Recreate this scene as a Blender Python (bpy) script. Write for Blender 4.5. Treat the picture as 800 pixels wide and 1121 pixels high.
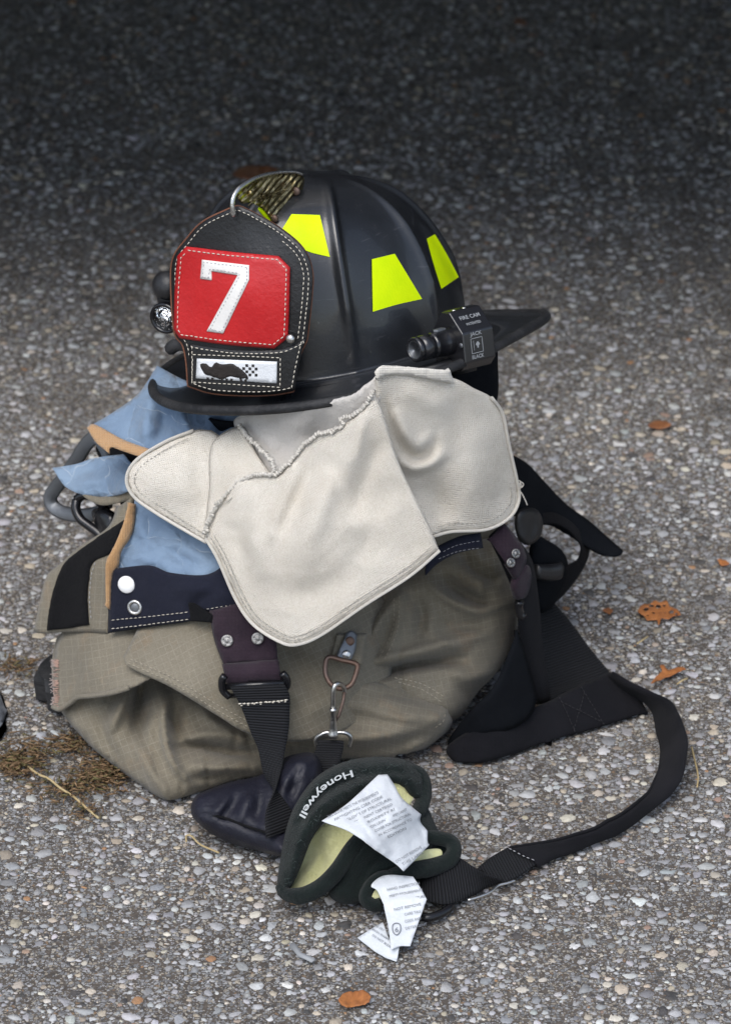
import bpy, math, random
import numpy as np
from mathutils import Vector, Matrix
from mathutils.geometry import delaunay_2d_cdt
from mathutils.bvhtree import BVHTree

for o in list(bpy.data.objects): bpy.data.objects.remove(o)
S = bpy.context.scene
C = S.collection
rng = np.random.default_rng(7)
random.seed(7)
PI = math.pi
R = math.radians

# ---------------------------------------------------------------- camera
PITCH, DIST, FPX = R(28), 3.3, 4290.0
CAM = np.array([0, -DIST*math.cos(PITCH), .2+DIST*math.sin(PITCH)])
FW = np.array([0, math.cos(PITCH), -math.sin(PITCH)])
UPV = np.array([0, math.sin(PITCH), math.cos(PITCH)])
cd = bpy.data.cameras.new('camera')
cam = bpy.data.objects.new('camera', cd); C.objects.link(cam)
cam.location = CAM; cam.rotation_euler = (PI/2-PITCH, 0, 0)
cd.sensor_fit = 'HORIZONTAL'; cd.sensor_width = 24; cd.lens = FPX*24/800
cd.clip_start = .05; cd.clip_end = 500
cd.dof.use_dof = True; cd.dof.focus_distance = 3.12; cd.dof.aperture_fstop = 9.5
cd.dof.aperture_blades = 8
S.camera = cam

# ---------------------------------------------------------------- light
W = bpy.data.worlds.new('World'); S.world = W; W.use_nodes = True
wn = W.node_tree
sky = wn.nodes.new('ShaderNodeTexSky'); sky.sky_type = 'NISHITA'; sky.sun_disc = False
SUN_EL, SUN_AZ = R(58), R(205)          # azimuth measured clockwise from +Y
sky.sun_elevation = SUN_EL; sky.sun_rotation = SUN_AZ
sky.air_density = 1.0; sky.dust_density = 1.6; sky.ozone_density = 1.0
bg = wn.nodes['Background']; bg.inputs['Strength'].default_value = .13
hsv = wn.nodes.new('ShaderNodeHueSaturation'); hsv.inputs['Saturation'].default_value = .72     # thin cloud
wn.links.new(sky.outputs[0], hsv.inputs['Color']); wn.links.new(hsv.outputs[0], bg.inputs[0])
sl = bpy.data.lights.new('sun', 'SUN'); sl.energy = 1.35; sl.angle = R(42); sl.color = (1, .97, .93)
sun = bpy.data.objects.new('sun', sl); C.objects.link(sun)
sd = Vector((math.sin(SUN_AZ)*math.cos(SUN_EL), math.cos(SUN_AZ)*math.cos(SUN_EL), math.sin(SUN_EL)))
sun.rotation_euler = sd.to_track_quat('Z', 'Y').to_euler(); sun.location = sd*10
S.view_settings.view_transform = 'Standard'; S.view_settings.look = 'None'
S.view_settings.exposure = .78; S.view_settings.gamma = 1

# ---------------------------------------------------------------- helpers
def U(px, py, Y):
    """photo pixel + world Y -> world point (arrays allowed)"""
    px, py, Y = np.broadcast_arrays(np.asarray(px, float), np.asarray(py, float), np.asarray(Y, float))
    a = (px-400)/FPX; b = -(py-560.5)/FPX
    d = FW + a[..., None]*np.array([1., 0, 0]) + b[..., None]*UPV
    t = (Y-CAM[1])/d[..., 1]
    return CAM + t[..., None]*d
def UZ(px, py, z):
    px, py, z = np.broadcast_arrays(np.asarray(px, float), np.asarray(py, float), np.asarray(z, float))
    a = (px-400)/FPX; b = -(py-560.5)/FPX
    d = FW + a[..., None]*np.array([1., 0, 0]) + b[..., None]*UPV
    t = (z-CAM[2])/d[..., 2]
    return CAM + t[..., None]*d
def PRJ(p):
    d = np.asarray(p)-CAM; z = d@FW
    return np.stack([400+FPX*d[..., 0]/z, 560.5-FPX*(d@UPV)/z], -1)

def wloc(o):
    v = Vector((0, 0, 0))
    while o: v += o.location; o = o.parent
    return v
def mk(name, V, F, mat, parent=None, uv=None, smooth=True, col=None, origin=None, weights=None):
    V = np.asarray(V, float)
    if parent is not None: org = np.array(wloc(parent)); loc = (0, 0, 0)
    else:
        org = np.array([V[:, 0].mean(), V[:, 1].mean(), max(V[:, 2].min(), 0)]) if origin is None else np.array(origin); loc = org
    me = bpy.data.meshes.new(name)
    me.from_pydata((V-org).tolist(), [], [tuple(int(i) for i in f) for f in F])
    if smooth: me.polygons.foreach_set('use_smooth', [True]*len(me.polygons))
    if uv is not None:
        l = me.uv_layers.new(name='UVMap')
        vi = np.empty(len(me.loops), int); me.loops.foreach_get('vertex_index', vi)
        l.data.foreach_set('uv', np.asarray(uv, np.float32)[vi].ravel())
    mats = mat if isinstance(mat, (list, tuple)) else [mat]
    for m in mats: me.materials.append(m)
    me.update()
    o = bpy.data.objects.new(name, me); C.objects.link(o)
    if parent is not None: o.parent = parent
    o.location = loc
    return o
def tag(o, label, cat, group=None, kind=None):
    if label: o['label'] = label
    if cat: o['category'] = cat
    if group: o['group'] = group
    if kind: o['kind'] = kind
    return o
def thing(name, loc, label, cat, group=None):
    o = bpy.data.objects.new(name, None); C.objects.link(o); o.location = loc; o.empty_display_size = .02
    return tag(o, label, cat, group)

class MB:
    """collects shapes into one mesh"""
    def __init__(s): s.V = []; s.F = []; s.UV = []; s.n = 0
    def add(s, V, F, uv=None):
        V = np.asarray(V, float)
        s.V.append(V); s.F += [tuple(int(i)+s.n for i in f) for f in F]
        s.UV.append(np.zeros((len(V), 2)) if uv is None else np.asarray(uv, float)); s.n += len(V)
        return s
    def build(s, name, mat, parent=None, smooth=True, bevel=None, sub=0):
        o = mk(name, np.concatenate(s.V), s.F, mat, parent, np.concatenate(s.UV), smooth)
        if bevel:
            m = o.modifiers.new('b', 'BEVEL'); m.width = bevel; m.segments = 2; m.limit_method = 'ANGLE'; m.angle_limit = R(35)
            m2 = o.modifiers.new('w', 'WEIGHTED_NORMAL'); m2.keep_sharp = False
        if sub: m = o.modifiers.new('s', 'SUBSURF'); m.levels = m.render_levels = sub
        return o

def cr(P, n, closed=False):
    """Catmull-Rom resample to n points (even in arc length)"""
    P = np.asarray(P, float)
    if len(P) == 2: return P[0]+(P[1]-P[0])*np.linspace(0, 1, n)[:, None]
    if closed: Q = np.concatenate([P[-1:], P, P[:2]])
    else: Q = np.concatenate([2*P[:1]-P[1:2], P, 2*P[-1:]-P[-2:-1]])
    out = []
    for i in range(1, len(Q)-2):
        p0, p1, p2, p3 = Q[i-1:i+3]; t = np.linspace(0, 1, 24, endpoint=False)[:, None]
        out.append(.5*(2*p1+(p2-p0)*t+(2*p0-5*p1+4*p2-p3)*t*t+(3*p1-p0-3*p2+p3)*t**3))
    out = np.concatenate(out+[Q[-2:-1]])
    L = np.concatenate([[0], np.cumsum(np.linalg.norm(np.diff(out, axis=0), axis=1))])
    u = np.linspace(0, L[-1], n+1)[:-1] if closed else np.linspace(0, L[-1], n)
    return np.stack([np.interp(u, L, out[:, k]) for k in range(P.shape[1])], 1)
def plen(P): return np.linalg.norm(np.diff(np.asarray(P, float), axis=0), axis=1).sum()

def frames(P):
    T = np.gradient(P, axis=0); T /= np.linalg.norm(T, axis=1)[:, None]+1e-12
    up = np.array([0, 0, 1.]) if abs(T[0][2]) < .9 else np.array([1., 0, 0])
    N = []; n = up-T[0]*(up@T[0]); n /= np.linalg.norm(n)
    for t in T:
        n = n-t*(n@t); n /= np.linalg.norm(n)+1e-12; N.append(n)
    N = np.array(N); return T, N, np.cross(T, N)
def tube(mb, P, r, seg=10, closed=False, flat=1.0, cap=True, nrm=None):
    P = np.asarray(P, float); T, N, B = frames(P)
    if closed:
        T = np.roll(P, -1, 0)-np.roll(P, 1, 0); T /= np.linalg.norm(T, axis=1)[:, None]
        if nrm is None:
            c = np.cross(P[len(P)//3]-P[0], P[2*len(P)//3]-P[0]); nrm = c/np.linalg.norm(c)
    if nrm is not None:
        N = np.asarray(nrm)[None]-T*(T@np.asarray(nrm))[:, None]; N /= np.linalg.norm(N, axis=1)[:, None]; B = np.cross(T, N)
    r = np.broadcast_to(np.asarray(r, float), (len(P),))
    a = np.linspace(0, 2*PI, seg, endpoint=False)
    V = P[:, None]+r[:, None, None]*(np.cos(a)[None, :, None]*N[:, None]*flat+np.sin(a)[None, :, None]*B[:, None])
    n = len(P); F = []
    for i in range(n if closed else n-1):
        j = (i+1) % n
        for k in range(seg):
            k2 = (k+1) % seg; F.append((i*seg+k, i*seg+k2, j*seg+k2, j*seg+k))
    V = V.reshape(-1, 3)
    if cap and not closed:
        F.append(tuple(range(seg-1, -1, -1))); F.append(tuple((n-1)*seg+k for k in range(seg)))
    L = np.concatenate([[0], np.cumsum(np.linalg.norm(np.diff(P, axis=0), axis=1))])
    uv = np.stack([np.repeat(L, seg), np.tile(a*.004, n)], 1)
    mb.add(V, F, uv); return mb
def lathe(mb, o, ax, prof, seg=28):
    """prof: list of (distance along ax, radius)"""
    o = np.asarray(o, float); ax = np.asarray(ax, float); ax = ax/np.linalg.norm(ax)
    h = np.array([0, 0, 1.]) if abs(ax[2]) < .9 else np.array([1., 0, 0])
    n = np.cross(h, ax); n /= np.linalg.norm(n); b = np.cross(ax, n)
    a = np.linspace(0, 2*PI, seg, endpoint=False); V = []; F = []
    for (t, r) in prof: V += list(o+ax*t+r*(np.cos(a)[:, None]*n+np.sin(a)[:, None]*b))
    for i in range(len(prof)-1):
        for k in range(seg):
            k2 = (k+1) % seg; F.append((i*seg+k, i*seg+k2, (i+1)*seg+k2, (i+1)*seg+k))
    F.append(tuple(range(seg-1, -1, -1))); F.append(tuple((len(prof)-1)*seg+k for k in range(seg)))
    mb.add(np.array(V), F); return mb
def prism(mb, o, X, Yv, Z, poly, h):
    """polygon (list of 2-D points in X,Yv) extruded along Z by h"""
    o = np.asarray(o, float); n = len(poly)
    V = [o+X*p[0]+Yv*p[1] for p in poly]+[o+X*p[0]+Yv*p[1]+Z*h for p in poly]
    F = [tuple(range(n-1, -1, -1)), tuple(range(n, 2*n))]+[(i, (i+1) % n, n+(i+1) % n, n+i) for i in range(n)]
    mb.add(np.array(V), F); return mb

def hitY(o, fallback):
    """surface of a built mesh seen along photo pixels -> Y(px,py)"""
    w = np.array(wloc(o)); bv = BVHTree.FromPolygons([v.co+Vector(w) for v in o.data.vertices], [tuple(q.vertices) for q in o.data.polygons])
    def f(px, py):
        px, py = np.broadcast_arrays(np.asarray(px, float), np.asarray(py, float)); out = np.full(px.shape, float(fallback))
        for i in np.ndindex(px.shape):
            d = U(px[i], py[i], 0.)-CAM; d /= np.linalg.norm(d); h = bv.ray_cast(Vector(CAM), Vector(d))
            if h[0] is not None: out[i] = h[0][1]
        return out
    return f
class TPS:
    """smooth depth surface Y(px,py) through control points"""
    def __init__(s, pts, lam=1e-4):
        p = np.array(pts, float); s.c = p[:, :2]/100; n = len(p)
        A = s.k(s.c, s.c)+lam*np.eye(n); Pm = np.c_[np.ones(n), s.c]
        M = np.block([[A, Pm], [Pm.T, np.zeros((3, 3))]])
        if n < 3:
            s.w = None; s.m = p[:, 2].mean(); return
        s.w = np.linalg.lstsq(M, np.r_[p[:, 2], 0, 0, 0], rcond=None)[0]
    @staticmethod
    def k(a, b):
        d2 = ((a[:, None]-b[None])**2).sum(-1); return .5*d2*np.log(d2+1e-9)
    def __call__(s, px, py):
        px, py = np.broadcast_arrays(np.asarray(px, float), np.asarray(py, float)); sh = px.shape
        if s.w is None: return np.full(sh, s.m)
        q = np.stack([px.ravel(), py.ravel()], 1)/100
        return (s.k(q, s.c)@s.w[:-3]+np.c_[np.ones(len(q)), q]@s.w[-3:]).reshape(sh)
def shift(f, d): return lambda px, py: f(px, py)+d

def outline(pts, step):
    """smooth closed outline; a point (x,y,1) is a sharp corner"""
    pts = [tuple(p) for p in pts]; n = len(pts); cor = [i for i, p in enumerate(pts) if len(p) > 2]
    P = [(p[0], p[1]) for p in pts]
    if not cor:
        return cr(P, max(8, int((plen(P)+np.hypot(P[0][0]-P[-1][0], P[0][1]-P[-1][1]))/step)), True)
    out = []
    for a, i in enumerate(cor):
        j = cor[(a+1) % len(cor)]
        ch = [P[i]]; k = i
        while True:
            k = (k+1) % n; ch.append(P[k])
            if k == j: break
        out.append(cr(ch, max(2, int(plen(ch)/step)+1))[:-1])
    return np.concatenate(out)
def inside(q, poly):
    x, y = q[:, 0], q[:, 1]; r = np.zeros(len(q), bool); j = len(poly)-1
    for i in range(len(poly)):
        xi, yi = poly[i]; xj, yj = poly[j]
        c = ((yi > y) != (yj > y)) & (x < (xj-xi)*(y-yi)/(yj-yi+1e-12)+xi); r ^= c; j = i
    return r
def pdist(q, poly, closed=False):
    """distance, signed side, parameter along an open or closed polyline"""
    P = np.asarray(poly, float)
    if closed: P = np.concatenate([P, P[:1]])
    a, d = P[:-1], np.diff(P, axis=0); l2 = (d**2).sum(1)+1e-12
    best = np.full(len(q), 1e9); sd_ = np.zeros(len(q)); tt = np.zeros(len(q))
    L = np.concatenate([[0], np.cumsum(np.sqrt(l2))]); 
    for i in range(len(a)):
        v = q-a[i]; t = np.clip((v@d[i])/l2[i], 0, 1); w = v-t[:, None]*d[i]; e = np.hypot(w[:, 0], w[:, 1])
        m = e < best; best[m] = e[m]
        sd_[m] = np.sign(d[i][0]*v[m, 1]-d[i][1]*v[m, 0]); tt[m] = (L[i]+t[m]*math.sqrt(l2[i]))/L[-1]
    return best, sd_, tt
def grid_mesh(poly, sp):
    lo, hi = poly.min(0), poly.max(0)
    gx = np.arange(lo[0], hi[0], sp); gy = np.arange(lo[1], hi[1], sp*.87); pts = []
    for k, y in enumerate(gy): pts.append(np.stack([gx+(sp/2 if k % 2 else 0), np.full(len(gx), y)], 1))
    q = np.concatenate(pts); q = q[inside(q, poly)]
    d, _, _ = pdist(q, poly, True); q = q[d > sp*.55]
    n = len(poly); allp = np.concatenate([poly, q])
    r = delaunay_2d_cdt([Vector(p) for p in allp], [(i, (i+1) % n) for i in range(n)], [], 1, 1e-5)
    V = np.array([list(v) for v in r[0]]); F = [tuple(f) for f in r[2]]
    return V, F
def vnoise(q, sc, seed=0):
    """cheap smooth 2-D noise in [-1,1]"""
    g = np.random.default_rng(seed); T = g.uniform(-1, 1, (64, 64)); x = q[:, 0]/sc; y = q[:, 1]/sc
    xi = np.floor(x).astype(int); yi = np.floor(y).astype(int); u = x-xi; v = y-yi
    u = u*u*(3-2*u); v = v*v*(3-2*v); f = lambda a, b: T[a % 64, b % 64]
    return (f(xi, yi)*(1-u)+f(xi+1, yi)*u)*(1-v)+(f(xi, yi+1)*(1-u)+f(xi+1, yi+1)*u)*v
def stroke_sum(q, strokes):
    """folds sculpted on a cloth: metres toward the camera"""
    z = np.zeros(len(q))
    for s in strokes:
        pts, w, amp = s[:3]; kind = s[3] if len(s) > 3 else 'r'
        P = cr(pts, max(8, int(plen(pts)/6))) if len(pts) > 2 else np.asarray(pts, float)
        d, sg, t = pdist(q, P); tap = np.clip(np.sin(PI*np.clip(t, 0.02, .98)), 0, 1)**.6
        if kind == 'r': z += amp*tap*np.exp(-(d/w)**2)
        elif kind == 'e': z += amp*np.exp(-(d/w)**2)
        elif kind == 's':           # a step: high on the side to the right of travel, fading away
            s_ = d*sg; z += amp*tap*np.where(s_ > 0, np.exp(-s_/(5*w)), 0)/(1+np.exp(-np.clip(s_/(w*.3), -30, 30)))
            z += amp*tap*.0
    return z
def crease(q, sc, seed):
    """thin sharp wrinkles"""
    a = vnoise(q*np.array([1., .8])+9*np.stack([vnoise(q, sc*1.6, seed+3), vnoise(q, sc*1.6, seed+4)], 1), sc, seed)
    m = np.clip(vnoise(q, sc*1.3, seed+8)*1.4+.35, 0, 1); return m*np.clip(1-np.abs(a)*5, 0, 1)**1.5
def uvs(V2, rot=0):
    c, s = math.cos(rot), math.sin(rot); q = V2/1300
    return np.stack([q[:, 0]*c-q[:, 1]*s, -(q[:, 0]*s+q[:, 1]*c)], 1)
VIEW = -FW
def sheet(name, pts, depth, mat, parent=None, thick=.002, sp=5, strokes=(), edge=0, edge_w=8, noise=0, nsc=30, uvrot=0, seed=1, frill=0, bottom=None):
    """a piece of cloth / leather with its own thickness; outline in photo pixels, depth = world Y"""
    poly = outline(pts, sp*.8)
    if frill: poly = poly+frill*np.stack([vnoise(poly, 3, seed), vnoise(poly, 3, seed+5)], 1)
    V2, F = grid_mesh(poly, sp); f = depth if callable(depth) else TPS(depth)
    Y = f(V2[:, 0], V2[:, 1])
    P = U(V2[:, 0], V2[:, 1], Y)
    z = stroke_sum(V2, strokes)
    if noise: z += noise*(vnoise(V2, nsc, seed)+.5*vnoise(V2, nsc*.45, seed+1)+.22*vnoise(V2, nsc*.2, seed+2))
    if edge:
        d, _, _ = pdist(V2, poly, True); k = np.clip(d/edge_w, 0, 1); z -= edge*(1-np.sqrt(1-(1-k)**2))
    ray = P-CAM; ray /= np.linalg.norm(ray, axis=1)[:, None]
    P = P-ray*z[:, None]
    if bottom is not None:
        low = P[:, 2] < bottom; P[low, 2] = bottom
    F2 = []
    for f3 in F:
        a, b, c = (P[i] for i in f3[:3]); nn = np.cross(b-a, c-a)
        F2.append(f3 if nn@(a-CAM) < 0 else f3[::-1])
    o = mk(name, P, F2, mat, parent, uvs(V2, uvrot))
    if thick:
        m = o.modifiers.new('t', 'SOLIDIFY'); m.thickness = thick; m.offset = -1; m.use_even_offset = False
    return o
def blob(name, pts, mid, tf, tb, w, mat, parent=None, sp=5, strokes=(), noise=0, nsc=40, uvrot=0, seed=3, bottom=.003, wr=0):
    """a stuffed closed volume: front and back skins meeting in a rounded outline"""
    poly = outline(pts, sp*.8); V2, F = grid_mesh(poly, sp); n = len(V2)
    f = mid if callable(mid) else TPS(mid); Y = f(V2[:, 0], V2[:, 1])
    d, _, _ = pdist(V2, poly, True); k = np.clip(d/w, 0, 1); g = np.sqrt(1-(1-k)**2)
    P = U(V2[:, 0], V2[:, 1], Y); ray = P-CAM; ray /= np.linalg.norm(ray, axis=1)[:, None]
    z = stroke_sum(V2, strokes)*np.clip(d/6, 0, 1)
    if noise: z += noise*(vnoise(V2, nsc, seed)+.5*vnoise(V2, nsc*.45, seed+1)+.2*vnoise(V2, nsc*.2, seed+2))*np.clip(d/10, 0, 1)
    if wr: z += wr*(crease(V2, nsc*1.1, seed)-.8*crease(V2+31, nsc*.8, seed+20))*np.clip(d/8, 0, 1)
    A = P-ray*(tf*g+z)[:, None]; B = P+ray*(tb*g)[:, None]
    rim = d < 1e-3; idx = np.where(rim, np.arange(n), np.cumsum(~rim)-1+n)
    V = np.concatenate([A, B[~rim]]); V[:, 2] = np.maximum(V[:, 2], bottom)
    Fo = []
    for f3 in F:
        a, b, c = (P[i] for i in f3[:3]); nn = np.cross(b-a, c-a)
        t = f3 if nn@(a-CAM) < 0 else f3[::-1]
        Fo.append(t); t2 = tuple(idx[i] for i in t[::-1])
        if len(set(t2)) == 3 and not all(rim[i] for i in t): Fo.append(t2)
    uv = uvs(V2, uvrot); return mk(name, V, Fo, mat, parent, np.concatenate([uv, uv[~rim]]))
def ribbon(mb, A, B, thick=.002, n=None, wn=6, bulge=0, wob=.0007):
    """strap lofted between two 3-D edge curves"""
    A = np.asarray(A, float); B = np.asarray(B, float); n = n or max(10, int(plen(A)/.004))
    A = cr(A, n); B = cr(B, n); k_ = np.stack([np.linspace(0, n*4., n), np.zeros(n)], 1)
    wv = np.stack([vnoise(k_, 60, 5), vnoise(k_, 45, 6), np.abs(vnoise(k_, 38, 8))], 1); A = A+wv*wob; B = B-wv[::-1]*wob*.8; M = (A+B)/2
    L = np.concatenate([[0], np.cumsum(np.linalg.norm(np.diff(M, axis=0), axis=1))])
    T = np.gradient(M, axis=0); N = np.cross(T, B-A); N /= np.linalg.norm(N, axis=1)[:, None]+1e-12
    w = np.linspace(0, 1, wn); V = []; uv = []
    for sgn in (1, -1):
        for j in range(wn):
            h = sgn*(thick/2+bulge*(1-(2*w[j]-1)**4))*(1 if 0 < j < wn-1 else .6)
            V.append(A*(1-w[j])+B*w[j]+N*h); uv.append(np.stack([L, np.full(n, w[j]*np.linalg.norm(B-A, axis=1).max())], 1))
    V = np.stack(V, 1); uv = np.stack(uv, 1); k = 2*wn; F = []
    loop = list(range(wn))+list(range(2*wn-1, wn-1, -1))
    for i in range(n-1):
        for j in range(k):
            a, b = loop[j], loop[(j+1) % k]; F.append((i*k+a, i*k+b, (i+1)*k+b, (i+1)*k+a))
    F.append(tuple(loop[::-1])); F.append(tuple((n-1)*k+q for q in loop))
    mb.add(V.reshape(-1, 3), F, uv.reshape(-1, 2)); return mb
def px3(pts, Y=None):
    """[(px,py,Y)] -> 3-D"""
    p = np.array(pts, float); return U(p[:, 0], p[:, 1], p[:, 2] if Y is None else Y)
def pz3(pts):
    p = np.array(pts, float); return UZ(p[:, 0], p[:, 1], p[:, 2])
def stitch(mb, line, f, off=.0009, dash=3.4, gap=2.0, wd=.55, closed=False, jit=.25, r=None):
    """a row of thread stitches lying on surface f"""
    P = np.asarray(line, float); 
    if closed: P = np.concatenate([P, P[:1]])
    L = np.concatenate([[0], np.cumsum(np.linalg.norm(np.diff(P, axis=0), axis=1))]); s = 0
    at = lambda u: np.array([np.interp(u, L, P[:, 0]), np.interp(u, L, P[:, 1])])
    while s+dash < L[-1]:
        a, m, b = at(s), at(s+dash/2), at(s+dash); j = rng.normal(0, jit*.4, 2)
        q = np.stack([a, m, b])+j; Y = f(q[:, 0], q[:, 1])-np.array([off*.35, off*1.3, off*.35])
        tube(mb, U(q[:, 0], q[:, 1], Y), np.array([.7, 1, .7])*wd/1300, 5)
        s += dash+gap+rng.normal(0, .15)
    return mb
def inset(poly, d):
    P = np.asarray(poly, float); A = np.sum(P[:, 0]*np.roll(P[:, 1], -1)-P[:, 1]*np.roll(P[:, 0], -1))
    T = np.roll(P, -1, 0)-np.roll(P, 1, 0); T /= np.linalg.norm(T, axis=1)[:, None]+1e-9
    N = np.stack([-T[:, 1], T[:, 0]], 1)*(1 if A > 0 else -1); return P+N*d
def textmesh(s, bold=False):
    cu = bpy.data.curves.new('t', 'FONT'); cu.body = s; cu.size = 1; cu.resolution_u = 3
    if bold: cu.offset = .018
    o = bpy.data.objects.new('t', cu); C.objects.link(o)
    me = bpy.data.meshes.new_from_object(o.evaluated_get(bpy.context.evaluated_depsgraph_get()))
    V = np.array([v.co[:2] for v in me.vertices]) if len(me.vertices) else np.zeros((0, 2)); F = [tuple(p.vertices) for p in me.polygons]
    bpy.data.objects.remove(o); bpy.data.meshes.remove(me); bpy.data.curves.remove(cu); return V, F
def text_px(mb, s, path, h, f, off=.0006, bold=False, wide=1.0):
    """lettering laid along a pixel path on surface f; letter tops point left-of-travel"""
    V, F = textmesh(s, bold)
    if not len(V): return mb
    P = cr(path, 60) if len(path) > 2 else np.asarray(path, float)
    L = np.concatenate([[0], np.cumsum(np.linalg.norm(np.diff(P, axis=0), axis=1))])
    x = V[:, 0]-V[:, 0].min(); x = x/x.max()*min(L[-1], 9e9) if wide else x*h
    bx = np.interp(x, L, P[:, 0]); by = np.interp(x, L, P[:, 1]); e = .5
    tx = np.interp(x+e, L, P[:, 0])-np.interp(x-e, L, P[:, 0]); ty = np.interp(x+e, L, P[:, 1])-np.interp(x-e, L, P[:, 1])
    l = np.hypot(tx, ty)+1e-9; tx /= l; ty /= l
    yy = V[:, 1]*h; px = bx+ty*yy; py = by-tx*yy
    F2 = []
    P3 = U(px, py, f(px, py)-off)
    for ff in F:
        a, b, c = (P3[i] for i in ff[:3]); F2.append(ff if np.cross(b-a, c-a)@(a-CAM) < 0 else ff[::-1])
    mb.add(P3, F2); return mb

# ---------------------------------------------------------------- materials
def mat(name, col, rough=.6, metal=0, spec=.5, sheen=0, coat=0):
    m = bpy.data.materials.new(name); m.use_nodes = True; b = m.node_tree.nodes['Principled BSDF']
    b.inputs['Base Color'].default_value = (*col, 1); b.inputs['Roughness'].default_value = rough
    b.inputs['Metallic'].default_value = metal; b.inputs['Specular IOR Level'].default_value = spec
    b.inputs['Sheen Weight'].default_value = sheen; b.inputs['Coat Weight'].default_value = coat; b.inputs['Sheen Roughness'].default_value = .5
    return m
class NT:
    def __init__(s, m): s.t = m.node_tree; s.b = s.t.nodes['Principled BSDF']; s.bump_in = None
    def n(s, ty, **kw):
        d = s.t.nodes.new(ty)
        for k, v in kw.items():
            if k in d.inputs: d.inputs[k].default_value = v
            else: setattr(d, k, v)
        return d
    def l(s, a, b): s.t.links.new(a, b)
    def coord(s, kind='Object', scale=None, rot=None):
        t = s.n('ShaderNodeTexCoord'); o = t.outputs[kind]
        if scale is not None or rot is not None:
            m = s.n('ShaderNodeMapping'); s.l(o, m.inputs[0])
            if scale is not None: m.inputs['Scale'].default_value = scale if hasattr(scale, '__len__') else (scale,)*3
            if rot is not None: m.inputs['Rotation'].default_value = rot
            o = m.outputs[0]
        return o
    def noise(s, scale, det=4, rough=.6, vec=None, dist=0):
        d = s.n('ShaderNodeTexNoise'); d.inputs['Scale'].default_value = scale; d.inputs['Detail'].default_value = det
        d.inputs['Roughness'].default_value = rough; d.inputs['Distortion'].default_value = dist
        s.l(vec if vec is not None else s.coord(), d.inputs['Vector']); return d.outputs['Fac']
    def ramp(s, fac, stops):
        r = s.n('ShaderNodeValToRGB'); e = r.color_ramp.elements
        while len(e) < len(stops): e.new(.5)
        for k, (p, c) in enumerate(stops): e[k].position = p; e[k].color = (*c, 1) if hasattr(c, '__len__') else (c, c, c, 1)
        s.l(fac, r.inputs[0]); return r.outputs[0]
    def mix(s, fac, a, b, blend='MIX'):
        d = s.n('ShaderNodeMix'); d.data_type = 'RGBA'; d.blend_type = blend
        for v, i in ((fac, 0), (a, 6), (b, 7)):
            if hasattr(v, 'is_linked'): s.l(v, d.inputs[i])
            else: d.inputs[i].default_value = v if i == 0 else ((*v, 1) if hasattr(v, '__len__') else (v, v, v, 1))
        return d.outputs[2]
    def math(s, op, a, b=0, c=0):
        d = s.n('ShaderNodeMath'); d.operation = op
        for i, v in enumerate((a, b, c)):
            if hasattr(v, 'is_linked'): s.l(v, d.inputs[i])
            else: d.inputs[i].default_value = v
        return d.outputs[0]
    def color(s, o): s.l(o, s.b.inputs['Base Color'])
    def rough(s, o): s.l(o, s.b.inputs['Roughness'])
    def bump(s, h, dist=.001, strength=1):
        d = s.n('ShaderNodeBump'); d.inputs['Distance'].default_value = dist; d.inputs['Strength'].default_value = strength
        s.l(h, d.inputs['Height'])
        if s.bump_in is not None: s.l(s.bump_in, d.inputs['Normal'])
        s.bump_in = d.outputs[0]; s.l(d.outputs[0], s.b.inputs['Normal'])
def lines(t, axis, period, width):
    """thin regular lines across UV axis (metres) -> 0..1"""
    sx = t.n('ShaderNodeSeparateXYZ'); t.l(axis[0], sx.inputs[0])
    f = t.math('FRACT', t.math('MULTIPLY', sx.outputs[axis[1]], 1/period))
    return t.math('LESS_THAN', f, width)
def cloth(name, a, b, weave=.0008, sheen=.3, rough=.9, mott=22, bump=.0004, fuzz=0, dirt=None, grain=.35, fsc=380):
    m = mat(name, a, rough, sheen=sheen, spec=.10); t = NT(m); uv = t.coord('UV')
    n = t.noise(mott, 5); c = t.mix(t.ramp(n, [(.3, 0.), (.7, 1.)]), a, b)
    if dirt is not None:
        n2 = t.noise(11, 6, .7); c = t.mix(t.ramp(n2, [(.5, 0.), (.78, .75)]), c, dirt)
    fine = t.noise(620, 3, .7); c = t.mix(grain, c, t.mix(fine, (0, 0, 0), (1, 1, 1)), 'SOFT_LIGHT')
    t.color(c)
    if weave:
        w1 = t.n('ShaderNodeTexWave'); w1.inputs['Scale'].default_value = 1/weave/6.28*2; t.l(uv, w1.inputs[0]); w1.bands_direction = 'X'
        w2 = t.n('ShaderNodeTexWave'); w2.inputs['Scale'].default_value = 1/weave/6.28*2; t.l(uv, w2.inputs[0]); w2.bands_direction = 'Y'
        t.bump(t.math('MULTIPLY', w1.outputs[1], w2.outputs[1]), bump)
    if fuzz: t.bump(t.noise(fsc, 5, .75), fuzz)
    t.bump(t.noise(60, 4), .0015, .6)
    return m
M = {}
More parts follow.
